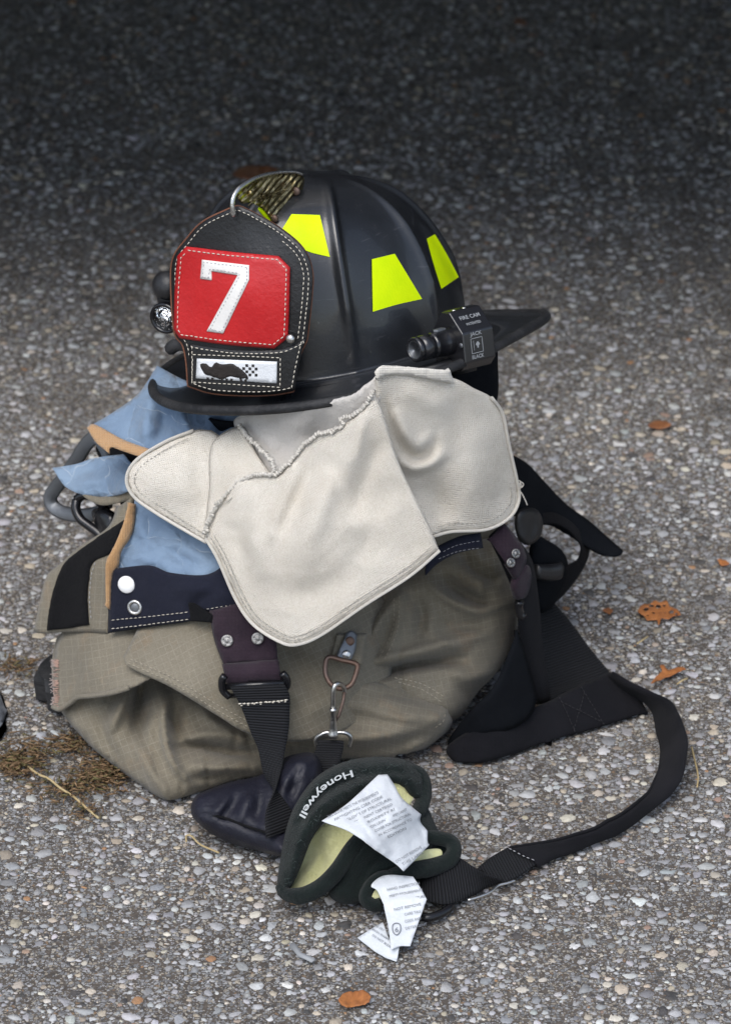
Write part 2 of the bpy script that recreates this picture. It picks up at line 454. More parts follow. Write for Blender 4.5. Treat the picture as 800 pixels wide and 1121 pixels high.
# ripstop shell fabric
m = mat('tan ripstop fabric', (.2, .17, .12), .88, spec=.25, sheen=.15); t = NT(m); uv = t.coord('UV')
wob = t.n('ShaderNodeTexNoise'); wob.inputs['Scale'].default_value = 14; t.l(uv, wob.inputs['Vector'])
av = t.n('ShaderNodeVectorMath'); av.operation = 'MULTIPLY_ADD'; t.l(wob.outputs['Color'], av.inputs[0]); av.inputs[1].default_value = (.012, .012, 0); t.l(uv, av.inputs[2])
n = t.noise(9, 6, .65); base = t.mix(t.ramp(n, [(.3, 0.), (.72, 1.)]), (.138, .120, .085), (.212, .188, .142))
n2 = t.noise(30, 5, .7); base = t.mix(t.ramp(n2, [(.55, 0.), (.8, .5)]), base, (.25, .16, .085))
g = t.math('MAXIMUM', lines(t, (av.outputs[0], 0), .0057, .10), lines(t, (av.outputs[0], 1), .0057, .10))
brk = t.ramp(t.noise(45, 4), [(.35, .15), (.65, 1.)])
base = t.mix(t.math('MULTIPLY', t.math('MULTIPLY', g, brk), .32), base, (.36, .325, .26))
fine = t.noise(800, 2); base = t.mix(.4, base, t.mix(fine, (0, 0, 0), (1, 1, 1)), 'SOFT_LIGHT'); t.color(base)
w1 = t.n('ShaderNodeTexWave'); w1.inputs['Scale'].default_value = 420; t.l(uv, w1.inputs[0])
t.bump(w1.outputs[1], .0002, .6); t.bump(g, .0002, .5); t.bump(t.noise(55, 5, .6), .003, .55); M['tan'] = m
M['cream'] = cloth('cream flannel', (.715, .655, .56), (.775, .73, .645), weave=.0018, sheen=.08, bump=.0005, fsc=850, fuzz=.0014, dirt=(.57, .51, .42), grain=.75)
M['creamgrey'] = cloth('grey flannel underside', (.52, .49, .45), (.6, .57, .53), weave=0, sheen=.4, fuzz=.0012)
M['creamhem'] = cloth('cream binding tape', (.66, .62, .54), (.74, .70, .63), weave=.0014, sheen=.3, bump=.0005)
# quilted liner
m = mat('quilted blue liner', (.16, .26, .42), .75, spec=.3, sheen=.2); t = NT(m); uv = t.coord('UV')
n = t.noise(16, 5); c = t.mix(t.ramp(n, [(.3, 0.), (.7, 1.)]), (.125, .19, .285), (.215, .295, .395))
wob = t.n('ShaderNodeTexNoise'); wob.inputs['Scale'].default_value = 40; t.l(uv, wob.inputs['Vector'])
av = t.n('ShaderNodeVectorMath'); av.operation = 'MULTIPLY_ADD'; t.l(wob.outputs['Color'], av.inputs[0]); av.inputs[1].default_value = (.02, .02, 0); t.l(uv, av.inputs[2])
vo = t.n('ShaderNodeTexVoronoi'); vo.feature = 'DISTANCE_TO_EDGE'; vo.inputs['Scale'].default_value = 26; vo.voronoi_dimensions = '2D'; t.l(av.outputs[0], vo.inputs['Vector'])
ln = t.math('LESS_THAN', vo.outputs[0], .010); c = t.mix(t.math('MULTIPLY', t.math('MULTIPLY', ln, t.ramp(t.noise(50, 3), [(.45, 0.), (.6, 1.)])), .4), c, (.50, .55, .60)); t.color(c)
t.bump(t.ramp(vo.outputs[0], [(0, 0.), (.3, 1.)]), .004, .8); t.bump(t.noise(70, 5), .003, .8); M['blue'] = m
M['orange'] = cloth('tan orange binding', (.44, .245, .105), (.54, .33, .165), weave=.0014, bump=.0006, dirt=(.40, .24, .12))
M['navy'] = cloth('navy waistband cloth', (.010, .0115, .022), (.018, .020, .034), weave=.001, sheen=.05, rough=.8)
M['purple'] = cloth('faded purple webbing tab', (.020, .012, .019), (.038, .025, .034), weave=.0012, sheen=.08)
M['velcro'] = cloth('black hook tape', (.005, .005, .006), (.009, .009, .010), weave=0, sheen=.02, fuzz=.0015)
M['black'] = cloth('black webbing', (.006, .006, .007), (.011, .011, .013), weave=.0016, sheen=.02, bump=.0004, fuzz=.0002, rough=.8)
M['pad'] = cloth('black padded strap cloth', (.0062, .0066, .0085), (.0125, .0122, .0150), weave=.0012, sheen=.03)
M['felt'] = cloth('black felt', (.004, .005, .007), (.007, .008, .010), weave=0, sheen=.0, fuzz=.0006)
# ribbed webbing
m = mat('ribbed black webbing', (.012, .012, .015), .75, spec=.2, sheen=.02); t = NT(m); uv = t.coord('UV')
w1 = t.n('ShaderNodeTexWave'); w1.inputs['Scale'].default_value = 135; w1.inputs['Distortion'].default_value = .4; t.l(uv, w1.inputs[0])
t.color(t.mix(w1.outputs[1], (.005, .005, .006), (.016, .017, .020))); t.bump(w1.outputs[1], .0010); t.bump(t.noise(300, 3), .0004); M['rib'] = m
M['cuff'] = cloth('dark green knit cuff', (.005, .0088, .0085), (.0105, .0165, .015), weave=0, sheen=.10, fuzz=.0022, mott=60)
M['lining'] = cloth('pale yellow lining', (.66, .65, .30), (.76, .75, .43), weave=.0012, sheen=.3, fuzz=.0012)
M['label'] = cloth('white care label', (.58, .61, .64), (.67, .69, .71), weave=.0007, sheen=.1, rough=.7, bump=.0001)
M['ink'] = mat('grey printed ink', (.16, .17, .19), .8)
M['print'] = mat('pale printed lettering', (.42, .44, .44), .8)
def leather(name, a, b, rough=.42, gr=260, bump=.0006, spec=.5):
    m = mat(name, a, rough, spec=spec); t = NT(m)
    t.color(t.mix(t.ramp(t.noise(14, 5), [(.3, 0.), (.75, 1.)]), a, b))
    t.rough(t.ramp(t.noise(25, 5), [(.3, rough-.1), (.75, rough+.16)]))
    t.bump(t.noise(gr, 5, .65), bump); t.bump(t.noise(24, 4), .0018, .5); return m
M['navyleather'] = leather('navy leather', (.008, .0085, .015), (.016, .016, .028), .46, 300, .0008, .35)
M['leather'] = leather('black leather', (.008, .0083, .009), (.014, .0145, .016), .40)
M['red'] = leather('red leather', (.40, .010, .013), (.53, .016, .018), .34)
M['white'] = leather('white leather', (.72, .70, .66), (.79, .77, .74), .5, 300, .0004)
M['rawedge'] = leather('raw brown leather edge', (.10, .035, .018), (.2, .08, .04), .8)
M['thread'] = mat('cream thread', (.62, .57, .48), .8)
M['greythread'] = mat('pale grey thread', (.38, .38, .40), .8)
M['tanthread'] = mat('khaki thread', (.36, .32, .25), .85)
# helmet shell: satin black, rubbed and dusty
m = mat('satin black shell', (.013, .014, .016), .32, spec=.6, coat=.35); t = NT(m)
n = t.noise(18, 7, .7); t.rough(t.ramp(n, [(.3, .25), (.72, .46)]))
du = t.ramp(t.noise(7, 6, .7), [(.42, 0.), (.85, .8)]); c = t.mix(du, (.0095, .0105, .0125), (.028, .031, .036))
sp = t.ramp(t.noise(340, 2, .5), [(.70, 0.), (.76, 1.)]); c = t.mix(t.math('MULTIPLY', sp, .25), c, (.16, .16, .16))
sc = t.n('ShaderNodeTexNoise'); sc.inputs['Scale'].default_value = 30; sc.inputs['Detail'].default_value = 3; t.l(t.coord('Object', (1, 1, 14), (.5, .3, .2)), sc.inputs['Vector'])
t.color(t.mix(t.math('MULTIPLY', t.ramp(sc.outputs[0], [(.66, 0.), (.70, 1.)]), .22), c, (.10, .10, .11))); t.bump(t.noise(420, 3), .00012); t.bump(t.noise(35, 4), .0007, .4); M['shell'] = m
m = mat('worn black rubber', (.02, .021, .022), .6, spec=.35); t = NT(m)
t.color(t.mix(t.ramp(t.noise(30, 6, .7), [(.4, 0.), (.75, 1.)]), (.012, .0125, .014), (.045, .045, .046))); t.bump(t.noise(240, 5), .0012); M['rubber'] = m
m = mat('fluorescent lime tape', (.70, .95, .0), .5, spec=.15); t = NT(m)
v2 = t.n('ShaderNodeTexVoronoi'); v2.inputs['Scale'].default_value = 420; t.l(t.coord(), v2.inputs['Vector'])
t.color(t.mix(t.ramp(t.noise(60, 4), [(.35, 0.), (.8, 1.)]), (.60, .81, .0), (.68, .86, .0))); t.bump(v2.outputs[0], .0002, .4); M['lime'] = m
M['steel'] = leather('worn nickel', (.5, .49, .47), (.66, .65, .62), .3, 400, .0003); M['steel'].node_tree.nodes['Principled BSDF'].inputs['Metallic'].default_value = 1
M['nickel'] = leather('tarnished nickel', (.22, .215, .21), (.42, .41, .39), .5, 500, .0006); M['nickel'].node_tree.nodes['Principled BSDF'].inputs['Metallic'].default_value = 1
M['dull'] = leather('dull grey metal', (.13, .14, .15), (.24, .25, .265), .5, 300, .0004); M['dull'].node_tree.nodes['Principled BSDF'].inputs['Metallic'].default_value = .75
M['rust'] = leather('rust spotted steel', (.13, .115, .11), (.20, .11, .07), .5, 300, .0006); M['rust'].node_tree.nodes['Principled BSDF'].inputs['Metallic'].default_value = .7
M['whitecap'] = mat('white enamel', (.80, .80, .79), .3, coat=.3)
m = mat('tarnished brass', (.42, .33, .16), .3, metal=1); t = NT(m)
t.color(t.mix(t.ramp(t.noise(90, 5, .7), [(.35, 0.), (.7, 1.)]), (.13, .09, .03), (.62, .53, .30))); t.rough(t.ramp(t.noise(60, 4), [(.3, .16), (.7, .5)]))
w1 = t.n('ShaderNodeTexWave'); w1.inputs['Scale'].default_value = 70; w1.inputs['Distortion'].default_value = 3; t.l(t.coord('UV', 1, (0, 0, .7)), w1.inputs[0])
t.bump(w1.outputs[1], .0022); t.bump(t.noise(300, 4), .0006); M['brass'] = m
M['plastic'] = leather('glossy black plastic', (.006, .006, .007), (.010, .010, .012), .2, 300, .0001)
M['matblack'] = leather('matt black plastic', (.010, .010, .011), (.018, .018, .02), .42, 300, .0003)
M['anod'] = mat('black anodised metal', (.012, .012, .014), .24, spec=.7)
M['glass'] = mat('dark lens glass', (.012, .014, .018), .03, spec=.9, coat=1)
M['mirror'] = mat('reflector', (.92, .93, .95), .1, metal=1); t = NT(M['mirror']); t.bump(t.noise(230, 2), .004)
M['greymark'] = mat('silver engraving', (.27, .28, .29), .5)
M['plate'] = leather('white name plate', (.66, .68, .70), (.74, .76, .78), .35, 300, .0006)
M['scuff'] = leather('black scorched paint', (.010, .008, .007), (.02, .014, .011), .7, 300, .001)

# ---------------------------------------------------------------- ground
gm = mat('asphalt binder', (.06, .055, .05), .95, spec=.2); t = NT(gm); co = t.coord()
c = t.mix(t.ramp(t.noise(6, 6), [(.3, 0.), (.7, 1.)]), (.105, .088, .072), (.19, .163, .137))
c = t.mix(t.ramp(t.noise(160, 4, .7), [(.35, 0.), (.7, 1.)]), c, (.07, .062, .055))
def agg(scale, keep, seed, c, amt):
    mp = t.n('ShaderNodeMapping'); t.l(co, mp.inputs[0]); mp.inputs['Location'].default_value = (seed, seed*.7, 0)
    ds = t.n('ShaderNodeTexNoise'); ds.inputs['Scale'].default_value = scale*.8; t.l(mp.outputs[0], ds.inputs['Vector'])
    ma = t.n('ShaderNodeVectorMath'); ma.operation = 'MULTIPLY_ADD'; t.l(ds.outputs['Color'], ma.inputs[0]); ma.inputs[1].default_value = (.35/scale,)*3; t.l(mp.outputs[0], ma.inputs[2])
    v = t.n('ShaderNodeTexVoronoi'); v.voronoi_dimensions = '2D'; v.inputs['Scale'].default_value = scale; t.l(ma.outputs[0], v.inputs['Vector'])
    e = t.n('ShaderNodeTexVoronoi'); e.voronoi_dimensions = '2D'; e.feature = 'DISTANCE_TO_EDGE'; e.inputs['Scale'].default_value = scale; t.l(ma.outputs[0], e.inputs['Vector'])
    s = t.n('ShaderNodeSeparateColor'); t.l(v.outputs['Color'], s.inputs[0])
    r = t.n('ShaderNodeValToRGB'); r.color_ramp.interpolation = 'CONSTANT'; el = r.color_ramp.elements
    cols = [(0, (.22, .222, .222)), (.25, (.31, .312, .315)), (.5, (.42, .42, .42)), (.66, (.36, .32, .26)), (.78, (.48, .44, .37)), (.9, (.08, .08, .083)), (.97, (.28, .19, .12))]
    while len(el) < len(cols): el.new(.5)
    for k, (p, q) in enumerate(cols): el[k].position = p; el[k].color = (*q, 1)
    t.l(s.outputs[0], r.inputs[0])
    msk = t.math('MULTIPLY', t.math('LESS_THAN', s.outputs[1], keep), t.ramp(e.outputs[0], [(.10, 0.), (.16, 1.)]))
    return t.mix(t.math('MULTIPLY', msk, amt), c, r.outputs[0]), msk
c, k1 = agg(560, .5, 3.1, c, .85); c, k2 = agg(300, .45, 7.7, c, .9)
t.color(c); t.bump(k2, .0012); t.bump(k1, .0006); t.bump(t.noise(700, 4, .7), .0012)
gr = mk('ground', [(-60, -40, 0), (60, -40, 0), (60, 80, 0), (-60, 80, 0)], [(0, 1, 2, 3)], gm, origin=(0, 0, 0), smooth=False)
tag(gr, 'weathered exposed aggregate pavement', 'ground', kind='structure')

# crushed stones set in the pavement
def make_gravel():
    X0, X1, Y0, Y1, res = -.92, .92, -.66, 2.5, .0008
    occ = np.zeros((int((Y1-Y0)/res)+2, int((X1-X0)/res)+2), bool)
    def place(n, rlo, rhi, pw, ymax, slack):
        out = []; r = rlo+(rhi-rlo)*rng.random(n)**pw; r[::-1].sort()
        x = rng.uniform(X0, X1, n); y = Y0+(ymax-Y0)*rng.random(n); asp = rng.uniform(.7, 1, n); an = rng.uniform(0, PI, n)
        for i in range(n):
            ci, cj = int((y[i]-Y0)/res), int((x[i]-X0)/res)
            if occ[ci, cj]: continue
            rr = r[i]*slack; k = int(rr*asp[i]/res)
            if occ[max(ci-k, 0):ci+k+1:max(k, 1), max(cj-k, 0):cj+k+1:max(k, 1)].any(): continue
            out.append((x[i], y[i], r[i], asp[i], an[i]))
            k = int(r[i]*.92/res)+1; i0, i1, j0, j1 = max(ci-k, 0), ci+k+1, max(cj-k, 0), cj+k+1
            yy, xx = np.mgrid[i0:min(i1, occ.shape[0]), j0:min(j1, occ.shape[1])]
            ca, sa = math.cos(an[i]), math.sin(an[i]); dx, dy = (xx-cj)*res, (yy-ci)*res
            occ[i0:i1, j0:j1] |= ((dx*ca+dy*sa)/r[i])**2+((-dx*sa+dy*ca)/(r[i]*asp[i]))**2 < .9
        return np.array(out)
    A = place(80000, .0039, .0094, 3.2, Y1, .85); B = place(175000, .0022, .0043, 1.0, Y1, .8); D = place(200000, .0010, .0022, 1, .9, .85)
    VV, FF, CC, off = [], [], [], 0
    pal = np.array([(.34, .345, .355), (.43, .435, .445), (.52, .525, .53), (.62, .62, .62), (.26, .265, .275), (.50, .43, .33), (.60, .54, .44), (.70, .65, .56), (.38, .325, .255), (.05, .051, .054), (.42, .23, .11), (.37, .25, .19), (.68, .68, .66)])
    pr = np.array([16, 21, 18, 10, 8, 4.5, 5.5, 4.5, 4, 4.5, .8, .9, 2.5]); pr = pr/pr.sum()
    for st, K, pl in ((A, 16, 6), (B, 11, 5), (D, 6, 4)):
        n = len(st); th = np.linspace(0, 2*PI, K, endpoint=False)[None]+rng.uniform(-.12, .12, (n, K))
        ci = rng.choice(len(pal), n, p=pr); rnd = np.isin(ci, (5, 6, 7, 10, 11))[:, None]
        ph = np.linspace(0, 2*PI, pl, endpoint=False)[None]+rng.uniform(-.55, .55, (n, pl)); dk = rng.uniform(.55, 1., (n, pl))
        cs_ = np.cos(th[:, :, None]-ph[:, None, :]); rad = np.where(cs_ > .08, dk[:, None, :]/np.maximum(cs_, .08), 9).min(2); rad = np.minimum(rad, 1.15)
        rad = np.where(rnd, .45*rad+.52, rad)*(1+rng.normal(0, .035, (n, K)))
        bev = np.where(rnd, .62, rng.uniform(.70, .9, (n, 1))); h = st[:, 2]*rng.uniform(.22, .42, n)
        ring = []
        for f, zz, jz in ((1.0, -1.2, 0), (.98, .35, .25), (bev, 1., .14)):
            r_ = rad*f; z_ = h[:, None]*(zz+rng.normal(0, 1, (n, K))*jz)
            ring.append(np.stack([np.cos(th)*r_*st[:, None, 2], np.sin(th)*r_*(st[:, 2]*st[:, 3])[:, None], z_], 2))
        c_ = np.zeros((n, 1, 3)); c_[:, 0, 0] = rng.normal(0, .12, n)*st[:, 2]; c_[:, 0, 1] = rng.normal(0, .12, n)*st[:, 2]; c_[:, 0, 2] = h*(1+rng.uniform(-.05, .3, n))
        P = np.concatenate(ring+[c_], 1); tx, ty = rng.normal(0, .11, (2, n)); P[:, :, 2] += P[:, :, 0]*tx[:, None]+P[:, :, 1]*ty[:, None]
        P[:, :, 2] += (rng.uniform(.0003, .0020, n)*np.minimum(1, st[:, 2]/.005)-.0013*np.clip(vnoise(st[:, :2], .05, 91)+.6*vnoise(st[:, :2], .017, 92)-.25, 0, 1)-P[:, :, 2].max(1))[:, None]
        ca, sa = np.cos(st[:, 4])[:, None], np.sin(st[:, 4])[:, None]
        Q = np.stack([st[:, None, 0]+P[:, :, 0]*ca-P[:, :, 1]*sa, st[:, None, 1]+P[:, :, 0]*sa+P[:, :, 1]*ca, P[:, :, 2]], 2)
        T3 = []
        for k in range(K):
            k2 = (k+1) % K
            for q in (0, K): T3 += [(q+k, q+k2, q+K+k2), (q+k, q+K+k2, q+K+k)]
            T3.append((2*K+k, 2*K+k2, 3*K))
        nv = 3*K+1; F = (np.array(T3)[None]+(np.arange(n)*nv)[:, None, None]+off).reshape(-1, 3)
        VV.append(Q.reshape(-1, 3)); FF.append(F); off += n*nv
        c = pal[ci]*rng.uniform(.82, 1.24, (n, 1))*(1+rng.normal(0, .018, (n, 3))); CC.append(np.repeat(c, nv, 0))
    V = np.concatenate(VV).astype(np.float32); F = np.concatenate(FF).astype(np.int32); Cc = np.concatenate(CC)
    me = bpy.data.meshes.new('gravel'); me.vertices.add(len(V)); me.vertices.foreach_set('co', V.ravel())
    me.loops.add(F.size); me.loops.foreach_set('vertex_index', F.ravel()); me.polygons.add(len(F))
    me.polygons.foreach_set('loop_start', np.arange(0, F.size, 3, dtype=np.int32)); me.polygons.foreach_set('loop_total', np.full(len(F), 3, np.int32))
    me.update(calc_edges=True)
    at = me.color_attributes.new('stone', 'FLOAT_COLOR', 'POINT'); at.data.foreach_set('color', np.c_[np.clip(Cc, 0, 1), np.ones(len(Cc))].astype(np.float32).ravel())
    m = mat('pavement stones', (.3, .3, .3), .85, spec=.25); t = NT(m); a = t.n('ShaderNodeVertexColor'); a.layer_name = 'stone'
    c = t.mix(t.ramp(t.noise(220, 5, .7), [(.3, 0.), (.75, 1.)]), a.outputs[0], t.mix(.4, a.outputs[0], (.23, .205, .18)))
    c = t.mix(.55, c, t.mix(t.noise(1100, 3), (.1, .1, .1), (.9, .9, .9)), 'SOFT_LIGHT'); 
    c = t.mix(t.ramp(t.noise(3.5, 5, .6), [(.45, 0.), (.85, .4)]), c, (.19, .165, .14)); t.color(c)
    t.bump(t.noise(420, 5, .75), .0014); me.materials.append(m)
    o = bpy.data.objects.new('gravel', me); C.objects.link(o)
    tag(o, 'grey and tan crushed stones bedded in the pavement', 'gravel', kind='stuff')
    print('gravel', len(A), len(B), len(D), len(V))
make_gravel()

# ---------------------------------------------------------------- added unseen truck whose dark underside shades the pavement behind
TY = .42  # out of view, put here only to darken the far pavement
M['blockerpaint'] = mat('black blocker paint', (.012, .012, .013), .4, coat=.3)
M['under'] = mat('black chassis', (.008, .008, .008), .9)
M['tyre'] = mat('tyre rubber', (.015, .015, .015), .85)
tr = thing('shade_blocker', (0, TY+1.2, 0), 'added unseen black truck parked behind the gear whose underside darkens the pavement', 'blocker')
def boxmb(mb, x0, x1, y0, y1, z0, z1):
    V = [(x, y, z) for z in (z0, z1) for y in (y0, y1) for x in (x0, x1)]
    return mb.add(V, [(0, 2, 3, 1), (4, 5, 7, 6), (0, 1, 5, 4), (1, 3, 7, 5), (3, 2, 6, 7), (2, 0, 4, 6)])
boxmb(MB(), -3.6, 3.6, TY, TY+2.4, .62, .92).build('blocker_slab', M['blockerpaint'], tr, False, .02)
boxmb(MB(), -3.5, 3.5, TY+.06, TY+2.36, .923, 2.3).build('body', M['blockerpaint'], tr, False, .03)
boxmb(MB(), -3.4, 3.4, TY+1.40, TY+2.0, .2, .617).build('blocker_base', M['under'], tr, False, .01)
for wx in (-2.6, 2.4):
    for wy in (TY+.12, TY+2.02):
        w = lathe(MB(), (wx, wy, .42), (0, 1, 0), [(0, .25), (.01, .35), (.04, .41), (.1, .42), (.22, .42), (.28, .40), (.3, .25)], 40).build('blocker_wheel', M['tyre'], tr)
        lathe(MB(), (wx, wy-.004, .42), (0, 1, 0), [(0, .05), (.0, .2), (.03, .24), (.05, .24)], 30).build('rim', M['dull'], w)

# ---------------------------------------------------------------- helmet
HP = np.array([-.0206, .0654, .3223]); yaw, pit, rol = .5511, .1112, .2531
FO, RO, HW, DROP, CA, CB, CH, OFF = .1644, .2168, .1519, .0276, .1215, .1014, .1545, .036
f_ = np.array([-math.sin(yaw), -math.cos(yaw), 0]); l_ = np.array([math.cos(yaw), -math.sin(yaw), 0]); u_ = np.array([0, 0, 1.])
f2 = f_*math.cos(pit)+u_*math.sin(pit); u2 = u_*math.cos(pit)-f_*math.sin(pit)
l2 = l_*math.cos(rol)+u2*math.sin(rol); u3 = u2*math.cos(rol)-l_*math.sin(rol)
HM = np.stack([f2, l2, u3], 1)
def H(p): return np.asarray(p, float)@HM.T+HP
helmet = thing('fire_helmet', HP, 'black fire helmet with red number 7 shield and lime patches topping the pile', 'helmet')
NA, NT_ = 360, 90
az = np.linspace(0, 2*PI, NA, endpoint=False)
def crown_pt(a, tt, out=0):
    r = np.cos(tt)**.75; z = CH*np.sin(tt)**.9
    x = CA*np.cos(a)*r+OFF*(z/CH)**1.5-.0143; y = CB*np.sin(a)*r-.024
    dd = np.hypot(x, y); ar = np.arctan2(y, x); ridge = 0
    for ri in (-15, 32.4, 97, 150, 200, 250, 300):
        w = (ar-R(ri)+PI) % (2*PI)-PI; lat = np.abs(w)*dd; lat = np.where(np.abs(w) > 1.2, 9, lat)
        ridge = np.maximum(ridge, np.exp(-(lat/.0038)**2)*.0052+.0030*np.exp(-(lat/.012)**2))
    fade = np.clip(np.sin(tt)*3.2, 0, 1)*np.clip((dd-.014)/.045, 0, 1)
    e = out+ridge*fade
    x = (CA+e)*np.cos(a)*r+OFF*(z/CH)**1.5; y = (CB+e)*np.sin(a)*r
    return np.stack([x, y, z+e*np.sin(tt)*.6], -1)
tt = np.linspace(0, PI/2-.0005, NT_)
A_, T_ = np.meshgrid(az, tt); CV = crown_pt(A_, T_).reshape(-1, 3)
fl = []
for k in range(5):       # fillet flowing from crown down on to the brim
    q = (5-k)/5; p0 = crown_pt(az, np.zeros(NA)); s = 1+.055*q**2; fl.append(np.stack([p0[:, 0]*s, p0[:, 1]*s, np.full(NA, .002-.004*q)+.0], -1))
CV = np.concatenate([np.concatenate(fl), CV]); nr = NT_+5; CF = []
for i in range(nr-1):
    for k in range(NA): k2 = (k+1) % NA; CF.append((i*NA+k, i*NA+k2, (i+1)*NA+k2, (i+1)*NA+k))
CF.append(tuple((nr-1)*NA+k for k in range(NA)))
crown = mk('crown', H(CV), CF, M['shell'], helmet)
bvh = BVHTree.FromPolygons([Vector(v) for v in H(CV)], [tuple(q) for q in CF])
def brim_pt(a, k):
    """k 0 at the crown, 1 at the brim edge"""
    c, s = math.cos(a), math.sin(a)
    x = FO*abs(c)**.9 if c > 0 else -RO*abs(c); y = HW*math.copysign(abs(s)**.9, s)
    z = -DROP*max(-x/RO, 0)**2-.006*max(x/FO, 0)**2
    x0, y0 = CA*c*.985, CB*s*.985
    return (x0+(x-x0)*k, y0+(y-y0)*k, (.0)*(1-k)+z*k**1.4-.004*math.sin(PI*k))
BK = np.linspace(0, 1, 10); BV = []; NBk = 144
for sgn in (0, 1):
    for k in BK:
        for a in np.linspace(0, 2*PI, NBk, endpoint=False):
            p = brim_pt(a, k); BV.append((p[0], p[1], p[2]-(.0035 if sgn else 0)))
BF = []; o2 = len(BK)*NBk
for i in range(len(BK)-1):
    for k in range(NBk):
        k2 = (k+1) % NBk; a, b, c, d = i*NBk+k, i*NBk+k2, (i+1)*NBk+k2, (i+1)*NBk+k
        BF.append((d, c, b, a)); BF.append((o2+a, o2+b, o2+c, o2+d))
brim = mk('brim', H(BV), BF, M['shell'], helmet)
tube(MB(), H([np.array(brim_pt(a, 1.0))+(0, 0, -.0018) for a in np.linspace(0, 2*PI, 160, endpoint=False)]), .0042, 10, True, nrm=u3).build('edge_trim', M['rubber'], helmet)
def onto(q, off):
    out = []
    for x, y in q:
        d = U(x, y, 0.)-CAM; d /= np.linalg.norm(d)
        h = bvh.ray_cast(Vector(CAM), Vector(d))
        out.append(np.array(h[0])-d*off if h[0] is not None else U(x, y, .1))
    return np.array(out)
def decal(pts):
    V2, F = grid_mesh(outline(pts, 2.2), 2.2); P = onto(V2, .0009); F2 = []
    for q in F:
        a, b, c = (P[i] for i in q[:3]); F2.append(q if np.cross(b-a, c-a)@(a-CAM) < 0 else q[::-1])
    return mk('patch_and_reflection', P, F2, M['lime'], helmet)
decal([(319, 234, 1), (350, 235, 1), (361, 281, 1), (335, 274), (304, 258, 1)])
decal([(407, 283.5, 1), (432, 277.5, 1), (462, 327, 1), (435, 333), (408, 341, 1)])
decal([(467, 261, 1), (476, 256, 1), (489, 278), (502, 303, 1), (483, 316, 1), (474, 287)])

# leather front
SF0 = TPS([(262, 432, -.066), (255, 226, -.036), (190, 320, -.014), (341, 310, -.072), (265, 320, -.060), (206, 420, -.040), (321, 427, -.082), (228, 250, -.028), (300, 250, -.050), (336, 370, -.078), (190, 282, -.010), (341, 285, -.068)])
shield_o = [(254, 227, 1), (265, 227), (302, 247), (330, 270), (341, 295), (341, 322), (336, 368), (334, 375), (326, 395), (321, 428, 1), (300, 431.5), (270, 432.5), (232, 430), (206, 422, 1), (204, 395), (200, 377), (191, 362), (187.5, 310), (190, 282), (204, 262), (222.5, 242.5)]
sh = sheet('front_shield', shield_o, SF0, M['leather'], helmet, .0034, 4, noise=.0004)
b = MB(); ol = outline(shield_o, 3)
tube(b, U(ol[:, 0], ol[:, 1], SF0(ol[:, 0], ol[:, 1])+.0026), .0013, 6, True, nrm=FW); b.build('raw_edge', M['rawedge'], sh)
b = MB(); q = inset(ol, 4.2); stitch(b, q, SF0, closed=True)
i0 = inset(ol, 9.5); sel = i0[(i0[:, 0] > 300) & (i0[:, 1] > 262) & (i0[:, 1] < 372)]
stitch(b, sel[np.argsort(sel[:, 1])], SF0)
b.build('stitching', M['thread'], sh)
red_o = [(204, 269.5, 1), (255, 275.5), (305, 280, 1), (317.5, 292.5, 1), (316.5, 335), (315, 370, 1), (300, 381.5, 1), (245, 377), (196, 370, 1), (190, 361, 1), (191, 320), (194, 280, 1)]
rf = shift(SF0, -.0036); rp = sheet('number_panel', red_o, rf, M['red'], helmet, .003, 4, edge=.0012, edge_w=3, noise=.0004)
b = MB(); stitch(b, inset(outline(red_o, 3), 4.2), rf, closed=True, off=.0007); b.build('stitching', M['thread'], rp)
sv = [(221, 284, 1), (272.5, 290, 1), (272.5, 306, 1), (244, 365, 1), (226, 362.5, 1), (260, 301, 1), (231, 296.5, 1), (231, 306.5, 1), (219, 305, 1)]
nf = shift(SF0, -.0050); nb = sheet('numeral', sv, nf, M['white'], rp, .0016, 3, edge=.0005, edge_w=1.5)
b = MB(); stitch(b, inset(outline(sv, 2), 2.4), nf, closed=True, off=.0004, dash=2, gap=2.2, wd=.35); b.build('stitching', M['greythread'], nb)
np_o = [(207, 376, 1), (230, 380), (262, 383.5), (300, 383), (315, 380), (334, 371, 1), (328, 395), (322, 427, 1), (300, 431), (270, 432), (232, 429.5), (207, 421.5, 1)]
pf = shift(SF0, -.0026); npn = sheet('name_panel', np_o, pf, M['leather'], helmet, .0026, 4, edge=.0006, edge_w=2)
b = MB(); ol2 = outline(np_o, 3); stitch(b, inset(ol2, 3.2), pf, closed=True); stitch(b, outline([(211, 388, 1), (307, 391.5, 1), (306.5, 424, 1), (210, 418, 1)], 3), pf, closed=True); b.build('stitching', M['thread'], npn)
pl = sheet('name_plate', [(215.5, 392.5, 1), (303, 396, 1), (302.5, 419.5, 1), (214.5, 414, 1)], shift(SF0, -.0034), M['plate'], npn, .001, 4)
bf = shift(SF0, -.0038)
sheet('scuff', [(219, 399), (226, 398), (231, 402), (236, 396.5), (242, 399), (253, 398), (262, 403), (269, 409), (271, 413), (262, 414), (252, 412), (243, 415), (232, 412), (225, 410), (221, 405)], bf, M['scuff'], pl, .0003, 3, frill=.5)
b = MB()
for i in range(8):
    for j in range(5):
        x, y = 255+i*3.4, 398+j*3.4+i*.12
        if (i+j) % 2 == 0 and rng.random() < .8:
            q = np.array([(x, y), (x+2.9, y+.1), (x+2.9, y+3), (x, y+2.9)]); b.add(U(q[:, 0], q[:, 1], bf(q[:, 0], q[:, 1])), [(3, 2, 1, 0)])
